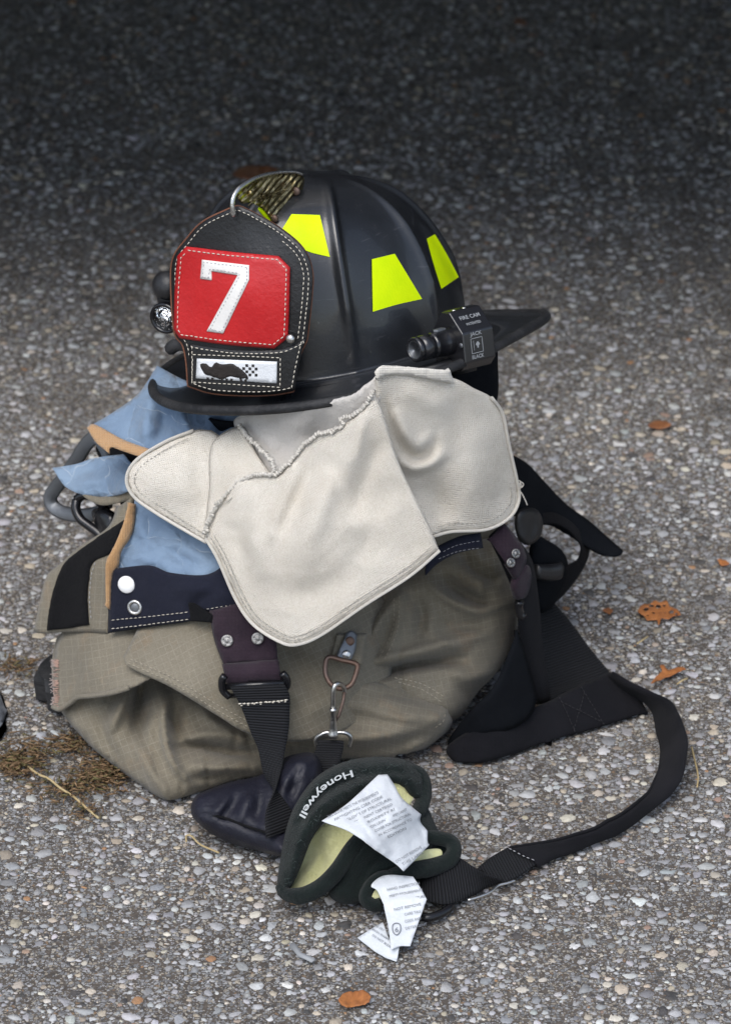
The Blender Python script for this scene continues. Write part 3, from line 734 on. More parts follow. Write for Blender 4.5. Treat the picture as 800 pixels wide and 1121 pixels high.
for i in range(9):
    x = 226+i*5.2; q = np.array([(x, 413.0+i*.25), (x+2.6, 413.2+i*.25), (x+2.6, 415.5+i*.25), (x, 415.3+i*.25)])
    if i not in (2, 6): b.add(U(q[:, 0], q[:, 1], bf(q[:, 0], q[:, 1])), [(3, 2, 1, 0)])
b.build('checker_print', M['scuff'], pl, False)
nrmS = np.array([-.45, -.87, .1])
def stud(x, y, Y, r, mt, par, name='screw', ax=nrmS, h=.002):
    return lathe(MB(), U(x, y, Y), ax, [(-.001, r), (h*.4, r), (h*.8, r*.7), (h, r*.25)], 16).build(name, mt, par)
stud(318, 370.5, float(SF0(318, 370))-.004, .0038, M['steel'], helmet, h=.003)
# brass shield holder
BF0 = TPS([(255, 232, -.042), (258, 210, -.036), (281, 194, -.012), (305, 189, .012), (332, 193, .034), (325, 216, .026), (303, 240, .004), (285, 240, -.018), (275, 225, -.024)])
hold = sheet('brass_holder', [(258, 211), (264, 204.5), (281, 195), (302.5, 189.5), (325, 188.5), (332.5, 193), (332, 204), (325, 216), (315, 227), (306, 238), (298, 243, 1), (292, 233), (284, 226), (275, 222), (264, 222)], BF0, M['brass'], helmet, .002, 3, edge=.002, edge_w=4, noise=.0012, nsc=9)
b = MB(); q = cr([(256, 236), (254.3, 226), (255, 217), (258, 210.5), (264, 204), (281, 194), (302, 188.7), (322, 187.8), (332, 191)], 40)
tube(b, U(q[:, 0], q[:, 1], BF0(q[:, 0], q[:, 1])-.001), np.linspace(.0022, .0012, 40), 8); b.build('rim', M['steel'], hold)
stud(274, 210.5, float(BF0(274, 210))-.002, .0022, M['brass'], hold, 'rivet')
for x, y, r in ((324, 209, .0036), (300, 239, .0034)): stud(x, y, float(BF0(x, y))-.0015, r, M['rust'], hold, 'bolt')
sheet('patch_and_reflection', [(283, 228), (290, 226), (301, 231), (304, 240), (299, 245), (292, 240)], shift(BF0, .004), M['lime'], hold, .0008, 3, noise=.001, nsc=5)  # lime sheet standing in for the patches' reflection in the brass
b = MB()
for i in range(16):
    x0, y0 = 272+i*2.3+rng.normal(0, 1), 224-i*.7+rng.normal(0, 1.5); x1, y1 = x0+rng.uniform(9, 17), y0-rng.uniform(8, 15)
    q = np.array([(x0, y0), ((x0+x1)/2+1, (y0+y1)/2), (x1, y1)]); tube(b, U(q[:, 0], q[:, 1], BF0(q[:, 0], q[:, 1])-.0024), np.array([.4, 1.1, .4])*.0009, 5)
b.build('engraved_feathers', M['brass'], hold)

# hand lamp on the far side, beside the shield
lx = np.array([-.42, -.88, .05]); lx /= np.linalg.norm(lx)
c0 = U(180.5, 348, .004); lamp = lathe(MB(), c0, lx, [(-.10, .008), (-.095, .0105), (-.04, .0105), (-.022, .0115), (-.004, .0130), (.0, .0136), (.002, .0130), (.002, .0106), (-.012, .0104), (-.013, .001)], 32).build('hand_lamp', M['plastic'], helmet)
lathe(MB(), c0, lx, [(.0014, .0106), (.0005, .0100), (-.003, .0082), (-.006, .006), (-.009, .003), (-.0095, .001)], 28).build('reflector', M['mirror'], lamp)
lathe(MB(), c0, lx, [(-.008, .0016), (-.004, .0016), (-.003, .0008)], 12).build('bulb', M['dull'], lamp)
b = MB(); c1 = U(180, 312, .012); lathe(b, c1, (-.5, -.6, .35), [(-.03, .009), (-.012, .011), (-.006, .0125), (.002, .0115), (.006, .007), (.007, .002)], 18)
lathe(b, U(182, 328, .012), (-.2, -.9, .1), [(-.03, .008), (0, .008), (.003, .006)], 14); b.build('lamp_bracket', M['matblack'], helmet)
b = MB(); tube(b, cr(px3([(186, 382, -.012), (192, 378, -.016), (200, 377, -.02), (207, 380, -.026)]), 14), .0055, 8); b.build('brim_clip', M['rubber'], helmet)

# video camera clipped to the near brim
ca = f2*.72+np.array([-.36, .02, -.0]); ca /= np.linalg.norm(ca)
cf = U(453, 383, -.055)
camr = np.cross(ca, u3); camr /= np.linalg.norm(camr); camu = np.cross(camr, ca)
vc = lathe(MB(), cf, -ca, [(.004, .0075), (-.0, .0078), (-.0005, .0090), (.0008, .0104), (.004, .0104), (.0042, .0098), (.0056, .0098), (.0058, .0104), (.016, .0104), (.0162, .0099), (.0176, .0099), (.0178, .0106), (.0205, .0106), (.0207, .0101), (.03, .0112), (.05, .0116)], 36).build('video_camera', M['anod'], helmet)
lathe(MB(), cf, -ca, [(.0045, .0001), (.0044, .0074), (.0052, .0076)], 28).build('lens', M['glass'], vc)
lathe(MB(), cf, -ca, [(.0005, .0078), (.0002, .0071), (.0042, .0068), (.0043, .0078)], 28).build('lens_ring', M['dull'], vc)
bo = cf-ca*.036
hx, hz = .0195, .0245; oc = [(-hx, -hz*.7), (-hx*.6, -hz), (hx*.6, -hz), (hx, -hz*.7), (hx, hz*.3), (hx*.25, hz), (-hx*.25, hz), (-hx, hz*.3)]
hous = prism(MB(), bo, camr, camu, -ca, oc, .033).build('housing', M['anod'], vc, False, .0014)
b = MB(); prism(b, bo-ca*.004-camu*.016, camr, camu, -ca, [(-.006, -.012), (.006, -.012), (.008, .001), (-.008, .001)], .018)
tube(b, [bo+ca*.03-camu*.020+camr*.002, bo-ca*.0-camu*.019+camr*.002, bo-ca*.02-camu*.018+camr*.004], .0052, 10); b.build('bracket', M['matblack'], vc)
for s in (-.0045, .0045): lathe(MB(), bo-ca*.013+camu*hz+camr*(-.002)-ca*s*1.2, camu, [(-.001, .0018), (.0003, .0018), (.0006, .0012)], 14).build('screw', M['steel'], hous)
b = MB(); prism(b, bo+ca*.008+camu*.0100+camr*.0, camr, ca, camu, [(-.003, -.005), (.003, -.005), (.003, .004), (.0, .006), (-.003, .004)], .0022); b.build('switch', M['dull'], vc, False, .0004)
def plane_text(mb, s, o, X, Yv, h, wid=None, off=None):
    V, F = textmesh(s, True); sc = h
    V = V-V.min(0); wx = (wid/V[:, 0].max()) if wid else sc
    P = o+V[:, :1]*wx*X+V[:, 1:]*sc*Yv; mb.add(P+(np.cross(X, Yv)*.0003), F); return mb
# the face turned to the camera (camr < 0 side is away; pick the visible one)
sgn = 1 if camr@(CAM-bo) > 0 else -1
vis = camr*sgn; X_ = -ca if np.cross(-ca, camu)@vis > 0 else ca
b = MB(); st = bo-ca*.0135+vis*hx-X_*.010
cw = lambda u_a, u_b: st+X_*u_a+camu*u_b
w0, w1 = .004, .0165
plane_text(b, 'BLACK', cw(w0, -.0150), X_, camu, .0044, w1-w0); plane_text(b, 'JACK', cw(w0, .0030), X_, camu, .0044, w1-w0)
for (u0, v0, u1, v1) in ((w0, -.0106, w1, -.0101), (w0, .0016, w1, .0021), (w0, -.0106, w0+.0006, .0021), (w1-.0006, -.0106, w1, .0021), (w0+.0028, -.0082, w0+.0032, .0)):
    q = [cw(u0, v0), cw(u1, v0), cw(u1, v1), cw(u0, v1)]; b.add(np.array(q)+vis*.0003, [(0, 1, 2, 3)])
hp = cr([(0, .0030), (.0022, .0006), (.0008, -.0006), (.0008, -.0022), (-.0008, -.0022), (-.0008, -.0006), (-.0022, .0006)], 22, True)
b.add([cw(.0112+p[0], -.0042+p[1])+vis*.0003 for p in hp], [tuple(range(22))])
pa, pb = np.array([hx*sgn, hz*.3]), np.array([hx*.25*sgn, hz]); m2 = (pa+pb)/2; dd_ = (pb-pa)/np.linalg.norm(pb-pa)
sdir = camr*dd_[0]+camu*dd_[1]; nrm_ = camr*dd_[1]*1.0+camu*(-dd_[0]); nrm_ = nrm_*np.sign(nrm_@(vis+camu))
Xs = X_ if np.cross(X_, sdir)@nrm_ > 0 else -X_
so = bo-ca*.0165+camr*m2[0]+camu*m2[1]+nrm_*.0003
plane_text(b, 'FIRE CAM', so-Xs*.0105+sdir*.0010, Xs, sdir, .0050, .021); plane_text(b, 'PATENTED', so-Xs*.0075-sdir*.0050, Xs, sdir, .0034, .015)
b.build('engraving', M['greymark'], hous, False)
lathe(MB(), bo-ca*.0-camu*.002+vis*(hx-.002)+ca*.0006, ca, [(-.001, .001), (.0, .0022), (.0008, .0022)], 8).build('button', M['dull'], hous)
# black neck guard hanging under the rear brim on the near side
blob('neck_guard', [(492, 402), (515, 396), (541, 376), (545, 400), (543, 440), (520, 445), (495, 425)], [(495, 410, .0), (540, 400, .03), (540, 440, .03), (500, 440, .0)], .012, .03, 10, M['felt'], helmet)
b = MB(); ribbon(b, px3([(200, 446, .03), (250, 462, -.02), (330, 452, -.035), (420, 430, -.03), (520, 405, .01)]), px3([(200, 466, .05), (250, 490, 0), (330, 480, -.01), (420, 460, .0), (520, 430, .04)]), .004); b.build('headband', M['felt'], helmet)

# ---------------------------------------------------------------- trousers
ang = thing('turnout_trousers', (-.03, .06, 0), 'tan turnout trousers pushed down in a crumpled heap with blue quilted lining', 'trousers')
# inner dark core so that the heap is solid when seen from the side
blob('leg', [(60, 705), (75, 690), (150, 660), (260, 640), (360, 650), (420, 690), (430, 760), (425, 826), (380, 836), (330, 834), (289, 849), (255, 856), (210, 871), (191, 877.5), (180, 877), (154, 860), (124, 838), (97, 815), (67, 779), (57, 745)],
     [(60, 720, .01), (67, 779, -.024), (97, 815, -.072), (124, 838, -.098), (154, 860, -.122), (185, 876, -.140), (190, 700, .01), (255, 855, -.11), (289, 848, -.10), (400, 832, -.06), (420, 700, .02)], .036, .19, 44, M['tan'], ang, 4,
     [([(150, 728), (136, 765), (118, 806)], 6.2, 0.0213), ([(156, 738), (152, 770), (146, 806)], 6.2, -0.0246), ([(176, 745), (170, 775), (160, 812)], 7.0, 0.0112), ([(165, 775), (156, 800), (158, 818)], 5.5, -0.0134), ([(184, 762), (179, 780), (181, 808), (188, 832), (208, 858)], 4.7, 0.0224), ([(196, 768), (192, 790), (200, 815)], 6.2, -0.0179),
      ([(186, 820), (215, 817), (250, 823), (288, 826)], 5.5, -0.0269), ([(205, 806), (235, 804), (275, 812)], 5.5, 0.0112), ([(196, 838), (230, 840), (285, 842)], 6.2, 0.0134), ([(205, 855), (235, 850), (270, 846)], 3.9, -0.0067), ([(105, 775), (112, 800), (126, 832)], 5.5, -0.0078), ([(215, 775), (240, 795), (275, 806)], 7.0, 0.0112), ([(150, 812), (165, 845), (184, 872)], 6.2, 0.0112), ([(72, 783), (85, 795), (100, 800)], 4.7, 0.0056)], noise=.0024, nsc=30, uvrot=.35, wr=.0065)
lobe = blob('leg', [(262, 760), (300, 745), (350, 748), (400, 742), (440, 750), (475, 766), (490, 772), (495, 786), (493, 797), (484, 806), (462, 822), (435, 831), (400, 834), (340, 834), (285, 830), (262, 800)],
     [(270, 790, -.07), (494, 790, -.045), (430, 830, -.07), (300, 830, -.08), (400, 750, -.05)], .050, .07, 30, M['tan'], ang, 4,
     [([(385, 752), (430, 742), (465, 752), (492, 766)], 4.7, 0.0112), ([(400, 760), (440, 762), (478, 772)], 5.5, -0.0090), ([(330, 800), (400, 808), (455, 796)], 9.4, 0.0112), ([(395, 775), (440, 786), (484, 786)], 7.0, 0.0078), ([(300, 775), (345, 790), (400, 785)], 7.0, -0.0101), ([(380, 822), (430, 816), (474, 802)], 6.2, -0.0101), ([(360, 760), (372, 780), (368, 800)], 6.2, -0.0067)], noise=.002, nsc=32, uvrot=-.15, seed=9, wr=.006)
seat = blob('seat', [(330, 690), (380, 660), (440, 630), (480, 605), (530, 590), (556, 588), (563, 620), (568, 665), (562, 700), (546, 733), (523, 758), (500, 787), (470, 790), (430, 780), (390, 770), (350, 750)],
     [(340, 720, -.03), (560, 600, .06), (566, 680, .05), (500, 785, -.03), (400, 650, .01), (460, 700, .0), (420, 770, -.04)], .046, .11, 34, M['tan'], ang, 4,
     [([(380, 744), (420, 736), (457, 727), (508, 722)], 5.5, -0.0381), ([(395, 728), (430, 719), (480, 707), (540, 690)], 7.0, 0.0157), ([(482, 628), (505, 648), (538, 662)], 7.8, -0.0224), ([(470, 640), (490, 656), (525, 668), (566, 655)], 5.5, 0.0157), ([(452, 650), (462, 672), (455, 700)], 7.0, -0.0123), ([(440, 640), (436, 680), (422, 722)], 5.5, 0.0078),
      ([(500, 600), (520, 622), (548, 640)], 6.2, -0.0157), ([(490, 735), (515, 742), (540, 735)], 7.0, 0.0090), ([(400, 712), (416, 680), (438, 648)], 6.2, 0.0134), ([(395, 690), (405, 672), (425, 655)], 5.5, -0.0112), ([(480, 680), (505, 685), (545, 690)], 7.0, -0.0078), ([(500, 750), (512, 765), (505, 780)], 5.5, -0.0067)], noise=.0024, nsc=38, uvrot=.2, seed=15, wr=.0065)
blob('seat', [(290, 480), (340, 462), (430, 445), (510, 430), (535, 460), (545, 540), (548, 600), (540, 660), (460, 690), (360, 660), (300, 600)], [(300, 500, .05), (520, 440, .10), (545, 600, .09), (360, 660, .04)], .03, .12, 40, M['tan'], ang, 6, noise=.004, nsc=40)
K4 = TPS([(152, 691, -.070), (135, 719, -.100), (188, 753, -.128), (240, 785, -.142), (278, 806, -.146), (205, 681, -.085), (300, 690, -.088), (385, 700, -.084), (428, 700, -.030), (425, 760, -.062), (330, 800, -.135), (340, 720, -.100), (230, 730, -.112)])
sheet('knee_panel', [(152, 686, 1), (135, 719, 1), (142.5, 731), (187.5, 753), (240, 785), (262, 799), (285, 808, 1), (330, 812), (380, 800), (415, 775), (428, 740), (430, 690), (425, 655, 1), (350, 645), (260, 640), (205, 655)], K4, M['tan'], ang, .0025, 4.5,
      [([(170, 705), (220, 735), (280, 770)], 22, .006), ([(305, 700), (330, 735), (345, 780)], 14, -.006), ([(300, 760), (330, 765), (350, 780)], 10, .005), ([(400, 720), (370, 760), (330, 790)], 12, .005)], noise=.0022, nsc=40, uvrot=.42, edge=.003, edge_w=6, seed=21)
b = MB(); stitch(b, cr([(140, 726), (188, 747.5), (240, 779), (285, 803)], 60), shift(K4, -.0015), dash=3.2, gap=2.4, wd=.4); stitch(b, cr([(143, 721.5), (190, 742.5), (242, 774), (288, 798)], 60), shift(K4, -.0035), dash=3.2, gap=2.4, wd=.4)
K5 = TPS([(71, 691, .0), (60, 730, -.012), (58, 773, -.036), (139, 753, -.114), (105, 761, -.088), (152, 690, -.058), (100, 720, -.060), (205, 690, -.078), (200, 740, -.112)])
cf_ = sheet('torn_cuff', [(68, 690, 1), (60, 715), (60, 733), (58, 772, 1), (66, 776), (86, 763), (105, 761), (139, 753.5), (165, 742, 1), (200, 735, 1), (215, 680, 1), (150, 660), (90, 668)], K5, M['tan'], ang, .0025, 4, [([(90, 705), (100, 735), (95, 755)], 10, .004), ([(120, 700), (125, 730)], 10, -.004)], noise=.002, nsc=30, uvrot=.15, seed=31, frill=.7)
b2 = MB(); q = cr([(58, 774), (66, 776.5), (78, 769), (86, 763.5), (105, 761.5), (125, 758), (141, 753)], 40); tube(b2, U(q[:, 0], q[:, 1], K5(q[:, 0], q[:, 1])-.001), .0022, 8); b2.build('rolled_hem', M['tan'], cf_)
M['fray'] = cloth('frayed pinkish threads', (.34, .20, .16), (.40, .28, .22), weave=0)
b2 = MB()
for i in range(60):
    y = rng.uniform(722, 776); x = 59.5+rng.normal(0, .8); q = np.array([(x+4, y), (x, y+rng.normal(0, 1)), (x-rng.uniform(1, 5), y+rng.normal(0, 2.5))]); tube(b2, U(q[:, 0], q[:, 1], K5(q[:, 0], q[:, 1])-.002), .00035, 4)
b2.build('fray', M['fray'], cf_)
# seams
b3 = MB()
hs, hl_ = hitY(seat, -.06), hitY(lobe, -.1)
for pts in ([(437, 652), (435, 690), (421, 722)], [(431.5, 655), (429.5, 690), (415.5, 720)]):
    stitch(MB(), cr(pts, 30), hs, dash=3.2, gap=2.2, wd=.42).build('stitching', M['tanthread'], seat)
for pts in ([(432, 742), (462, 749), (488, 764)], [(436, 747), (462, 755), (484, 769)], [(476, 797), (485, 790), (488, 778)]):
    stitch(MB(), cr(pts, 30), hl_, dash=3.2, gap=2.2, wd=.42).build('stitching', M['tanthread'], lobe)
b.build('stitching', M['tanthread'], ang)
# waistband and lining on the left
KW = TPS([(121, 624, -.046), (118, 692, -.058), (160, 655, -.070), (208, 680, -.092), (236, 624, -.085), (261, 661, -.10), (187, 627, -.075), (300, 660, -.105)])
wb = sheet('waistband', [(121, 623, 1), (163, 619), (187, 627), (226, 629), (250, 615, 1), (290, 650, 1), (285, 675), (226, 670), (208.5, 680), (160, 687), (118, 693.5, 1), (119, 645)], KW, M['navy'], ang, .003, 4, [([(190, 640), (230, 650), (260, 660)], 9, .004), ([(205, 672), (220, 655), (240, 648)], 6, -.004)], edge=.002, edge_w=4, noise=.001)
b = MB(); stitch(b, cr([(122, 679), (160, 675.5), (207, 670)], 30), KW, dash=3.4, gap=1.6, wd=.4); stitch(b, cr([(122, 688.5), (160, 684), (207, 678)], 30), KW, dash=3.4, gap=1.6, wd=.4); stitch(b, cr([(226, 667), (245, 664), (262, 661)], 12), KW, wd=.35, dash=3, gap=2); b.build('stitching', M['thread'], wb)
sheet('label_tab', [(206, 660, 1), (212, 660, 1), (233, 674, 1), (232, 682, 1), (209, 680, 1)], shift(KW, -.004), M['velcro'], wb, .001, 3)
nW = np.array([-.25, -.9, .25])
b = lathe(MB(), U(138.5, 640, float(KW(138, 640))-.0015), nW, [(-.001, .0072), (.0006, .0075), (.0016, .0066), (.0022, .003), (.0022, .0001)], 28).build('snap_cap', M['whitecap'], wb)
so_ = U(147.5, 665, float(KW(147, 665))-.001)
b = MB(); aa = np.linspace(0, 2*PI, 32, endpoint=False); nW = nW/np.linalg.norm(nW); s1 = np.cross(nW, (0, 0, 1)); s1 /= np.linalg.norm(s1); s2 = np.cross(s1, nW)
tube(b, so_+.0052*(np.cos(aa)[:, None]*s1+np.sin(aa)[:, None]*s2), .0015, 8, True, nrm=nW); sn = b.build('snap_socket', M['steel'], wb)
lathe(MB(), so_, nW, [(-.001, .0045), (.0, .004), (.0008, .0022), (.0008, .0001)], 18).build('stud', M['dull'], sn)
KB = TPS([(147, 550, -.02), (226, 603, -.07), (131, 619, -.047), (240, 627, -.085), (187, 624, -.072), (180, 575, -.04)])
ln = sheet('lining', [(147, 548, 1), (170, 558), (215, 575, 1), (255, 610, 1), (250, 632), (187, 632), (129, 628, 1), (133, 603), (145.5, 582)], shift(KB, .005), M['blue'], ang, .004, 4, [([(150, 570), (165, 590), (200, 612)], 8, .006), ([(160, 580), (180, 600), (215, 620)], 6, -.007), ([(185, 585), (205, 600), (230, 615)], 7, .006), ([(140, 600), (160, 612), (190, 618)], 6, .004)], noise=.002, nsc=20, uvrot=.3, seed=41)
sheet('binding', [(141, 550, 1), (149, 552, 1), (147, 575), (142, 590), (133, 604), (130, 620), (123.5, 630), (121, 668, 1), (116, 664, 1), (115.5, 640), (116, 617), (124, 600), (134, 576)], shift(TPS([(145, 551, -.018), (130, 600, -.040), (118, 640, -.048), (118, 668, -.052), (140, 580, -.03)]), -.004), M['orange'], ln, .003, 3, edge=.0015, edge_w=3, noise=.0006, nsc=8)
KU = TPS([(168, 407, .06), (96, 470, .03), (165, 497, -.022), (184, 440, .012), (198, 477, -.012), (250, 475, -.026), (258, 452, -.006), (130, 450, .035), (220, 455, .0)])
lu = sheet('lining', [(172, 400, 1), (152, 430), (124, 451), (97, 467, 1), (117, 480), (135, 489), (160, 500, 1), (200, 500, 1), (262, 490, 1), (275, 448, 1), (240, 430), (200, 415)], KU, M['blue'], ang, .004, 4,
      [([(178, 440), (180, 460), (174, 485)], 7, -.014), ([(163, 430), (160, 460), (156, 490)], 8, .009), ([(200, 450), (205, 470), (225, 480)], 7, .010), ([(188, 450), (194, 470), (205, 485)], 5, -.008), ([(238, 450), (243, 465), (240, 480)], 7, -.012)], noise=.002, nsc=18, uvrot=-.5, seed=43)
sheet('binding', [(95, 468, 1), (104, 464.5), (135, 481), (166.5, 492.5, 1), (163, 501), (156, 501), (135, 494), (121, 489.5), (118, 495.5, 1), (104, 483)], shift(KU, -.0045), M['orange'], lu, .003, 3, edge=.0015, edge_w=4, noise=.0008, nsc=8)
KL = TPS([(58, 512, .085), (93, 542, .045), (131, 500, .055), (138, 530, .01), (105, 502, .07), (114, 544, .03)])
ll = sheet('lining', [(57, 512, 1), (82.5, 508), (105, 501), (135, 497, 1), (150, 515, 1), (142, 536), (114, 544), (93, 542), (72, 533)], KL, M['blue'], ang, .002, 4, [([(70, 525), (100, 528), (130, 520)], 7, .006), ([(95, 510), (115, 515)], 6, -.004)], noise=.0015, nsc=16, uvrot=.9, seed=47)
sheet('facing', [(90, 541.5), (114, 543.5), (143, 534, 1), (150, 545, 1), (128, 551), (108, 552.5)], TPS([(90, 542, .046), (114, 544, .029), (143, 535, .008), (146, 546, .004), (110, 552, .026)]), M['tan'], ll, .002, 4, edge=.001, edge_w=4)
# black fill, coloured as the dark of the hollow behind the lining
blob('hollow_fill', [(106, 486), (150, 480), (215, 470), (265, 470), (300, 520), (290, 620), (200, 640), (150, 610), (135, 560), (118, 520)], [(110, 490, .09), (260, 480, .03), (150, 600, .03), (280, 600, .0)], .02, .13, 20, M['velcro'], ang, 7)
KV = TPS([(37, 690, .012), (51, 631, .02), (117, 692, -.050), (138, 566, -.015), (86, 600, .005), (117, 620, -.036), (75, 660, -.008)])
fl = sheet('fly_flap', [(37, 690, 1), (43, 660), (51, 631), (65, 618), (86, 599), (117, 578), (128, 556, 1), (143, 545, 1), (141, 560), (130, 590), (121, 606), (121, 666), (117, 693, 1), (80, 692), (51, 693.5), (40, 693)], KV, M['tan'], ang, .004, 4, edge=.002, edge_w=4, noise=.001)
sheet('hook_tape', [(51, 690.5, 1), (54, 665), (60, 640), (72, 615), (100, 593), (139, 567, 1), (128, 592), (119, 606.5, 1), (101, 616), (96.5, 635), (95, 660), (97, 684, 1), (75, 688)], shift(KV, -.003), M['velcro'], fl, .002, 4, edge=.001, edge_w=3, noise=.0006, nsc=8, frill=.4)
b = MB(); q = cr([(104, 616), (100, 630), (98, 655), (100, 682)], 20); stitch(b, q, shift(KV, -.002), wd=.4); b.build('stitching', M['greythread'], fl)
# waistband end showing on the right of the cream cloth
KR = TPS([(470, 612, -.08), (528, 590, -.062), (545, 605, -.055), (480, 630, -.085)])
sheet('waistband', [(465, 605, 1), (500, 588), (526, 583, 1), (529, 600, 1), (500, 606), (478, 618), (466, 630, 1)], KR, M['navy'], ang, .003, 4, edge=.002, edge_w=3)
b = MB(); stitch(b, cr([(480, 612), (500, 604), (525, 600)], 20), KR, wd=.35, dash=3, gap=1.8); stitch(b, cr([(485, 604), (500, 597), (525, 592)], 20), KR, wd=.35, dash=3, gap=1.8); b.build('stitching', M['greythread'], ang)
# D-ring tab sewn on the front
KD = TPS([(385, 696, -.088), (374, 725, -.104), (401, 701, -.088), (364, 718, -.105), (395, 727, -.102)])
tb = sheet('ring_tab', [(369, 694, 1), (402, 693, 1), (396, 728, 1), (363, 720, 1)], KD, M['tan'], ang, .002, 4, edge=.001, edge_w=3)
mp = []
for a in np.linspace(0, PI, 9): mp.append((385+8*math.cos(a+.35)+1, 699-8*math.sin(a+.35), 1))
sheet('ring_plate', [(377.5, 697, 1)]+[(377.5+0, 697, 1)][:0]+[(380, 692), (386, 690.5), (391, 695, 1), (389, 712), (382, 727, 1), (367, 722, 1), (372, 709)], shift(KD, -.004), M['dull'], tb, .0016, 3, edge=.0006, edge_w=2)
for x, y in ((383, 702), (379, 717)): stud(x, y, float(KD(x, y))-.0045, .0038, M['rust' if y < 710 else 'steel'], tb, 'rivet', np.array([0, -.9, .4]), .0014)
dr = np.array([(359, 720), (356, 735), (360.5, 747), (368, 753), (376, 754), (385, 748.5), (390.5, 734), (390, 727), (375, 723)])
q = cr(dr, 44, True); tube(MB(), U(q[:, 0], q[:, 1], np.interp(q[:, 1], [718, 756], [-.112, -.128])), .0021, 8, True).build('ring', M['rust'], tb)

# ---------------------------------------------------------------- cream cloth draped from under the helmet
cl = thing('neck_drape', U(330, 600, -.09), 'cream flannel neck drape spilling from under the helmet over the trousers', 'drape')
KC = TPS([(235, 480, -.045), (262, 464, -.04), (303, 521, -.100), (343, 476, -.104), (409, 430, -.118), (433, 499, -.128), (469, 575, -.142), (481, 604, -.146), (448, 632, -.150), (400, 663, -.156), (352, 697, -.158), (305, 704, -.146), (257, 656, -.115), (224, 590, -.085), (230, 530, -.065), (330, 590, -.138), (390, 540, -.130)])
fr = sheet('front_panel', [(236, 480), (262, 466), (272, 480), (283, 500), (300, 521), (312, 510), (324, 497), (343, 476), (376, 464), (394, 448), (409.5, 430, 1), (419, 450), (433, 497), (448, 532), (469, 574), (481, 603, 1), (448, 632), (400, 663), (352, 696), (324, 707), (305, 703), (276.5, 684), (257.5, 656), (238.5, 613), (224, 588), (226, 560), (229, 530), (229, 500)], KC, M['cream'], cl, .0035, 4,
      [([(402, 445), (382, 500), (350, 560), (326, 625)], 16, .010), ([(420, 470), (402, 520), (380, 580)], 10, -.005), ([(350, 490), (330, 535), (305, 590)], 11, -.008), ([(326, 505), (312, 545), (290, 600)], 9, .006), ([(288, 530), (276, 580), (292, 640)], 13, .007), ([(270, 540), (262, 590), (272, 640)], 9, -.005), ([(405, 445), (396, 470), (392, 500)], 5, .004), ([(385, 470), (372, 500), (368, 530)], 5, -.004), ([(430, 520), (410, 560), (395, 620)], 18, -.006), ([(360, 570), (400, 575), (440, 560)], 14, .004), ([(250, 500), (262, 540), (255, 580)], 15, .008), ([(300, 645), (340, 650), (380, 625)], 16, -.005), ([(350, 500), (370, 520), (372, 560)], 9, -.004)], noise=.0011, nsc=26, edge=.003, edge_w=5, uvrot=.5, seed=51)
def hem(par, pts, f, w=6, rr=.0016):
    P = cr(pts, max(20, int(plen(pts)/4))); b = MB()
    tube(b, U(P[:, 0], P[:, 1], f(P[:, 0], P[:, 1])-.0008), rr, 8, flat=.8); o = b.build('hem', M['creamhem'], par)
    return o
hp_ = [(481, 603), (448, 631), (400, 662), (352, 695), (324, 706), (305, 702), (277, 683.5), (258, 656), (239, 613), (225, 589)]
hem(fr, hp_, KC)
b = MB(); P = inset(cr(hp_, 90), 0)
Tn = np.gradient(P, axis=0); Tn /= np.linalg.norm(Tn, axis=1)[:, None]; Nn = np.stack([-Tn[:, 1], Tn[:, 0]], 1)
for off in (5, 9): stitch(b, P+Nn*off*np.sign(((np.array([340, 590])-P)*Nn).sum(1))[:, None], KC, off=.0022, dash=3.6, gap=1.3, wd=.6)
b.build('stitching', M['creamhem'], fr)
# rough overlocked seam
def overlock(par, pts, f, r, amp, nm='seam', off=.002):
    P = cr(pts, int(plen(pts)/1.0)); P = P+amp*np.stack([vnoise(P, 4, 61), vnoise(P, 3.3, 67)], 1); b = MB()
    tube(b, U(P[:, 0], P[:, 1], f(P[:, 0], P[:, 1])-off), r*(1+.45*np.sin(np.arange(len(P))*1.9)), 7); return b.build(nm, M['creamhem'], par)
overlock(fr, [(262, 464), (271, 478), (284, 490), (296, 502), (301, 512), (299, 519), (290, 519), (276, 520), (260, 529), (248, 540), (235, 556), (224, 583)], KC, .0017, 1.6, off=.0045)
overlock(fr, [(300, 521), (312, 511), (324, 497), (337, 482), (350, 475), (366, 471), (376, 464), (373, 458), (388, 454), (402, 440), (410, 428)], KC, .0016, 1.4, off=.003)
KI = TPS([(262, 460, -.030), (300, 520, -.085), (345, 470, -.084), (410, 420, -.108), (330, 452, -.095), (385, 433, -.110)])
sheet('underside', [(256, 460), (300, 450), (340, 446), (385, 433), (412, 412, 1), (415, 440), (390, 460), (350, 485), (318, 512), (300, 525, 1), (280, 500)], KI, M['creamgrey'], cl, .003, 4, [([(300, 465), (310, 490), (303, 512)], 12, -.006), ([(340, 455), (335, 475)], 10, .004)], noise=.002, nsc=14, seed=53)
KLW = TPS([(139, 522, -.042), (180, 484, -.030), (236, 474, -.036), (229, 540, -.066), (224, 588, -.082), (170, 561, -.060), (190, 520, -.056)])
lw = sheet('side_wing', [(138.5, 522), (149, 504), (180, 484), (212, 471), (232, 471, 1), (245, 480, 1), (243, 560), (232, 595, 1), (220, 591), (205, 582), (170, 561), (146, 543)], KLW, M['cream'], cl, .004, 4, [([(150, 520), (185, 530), (225, 550)], 22, .005), ([(215, 480), (220, 520), (222, 560)], 12, -.004)], noise=.0015, nsc=30, edge=.003, edge_w=5, uvrot=.2, seed=55)
hl = [(226, 594), (205, 582), (170, 561), (146, 543), (138.5, 524), (149, 504), (180, 484), (212, 471)]
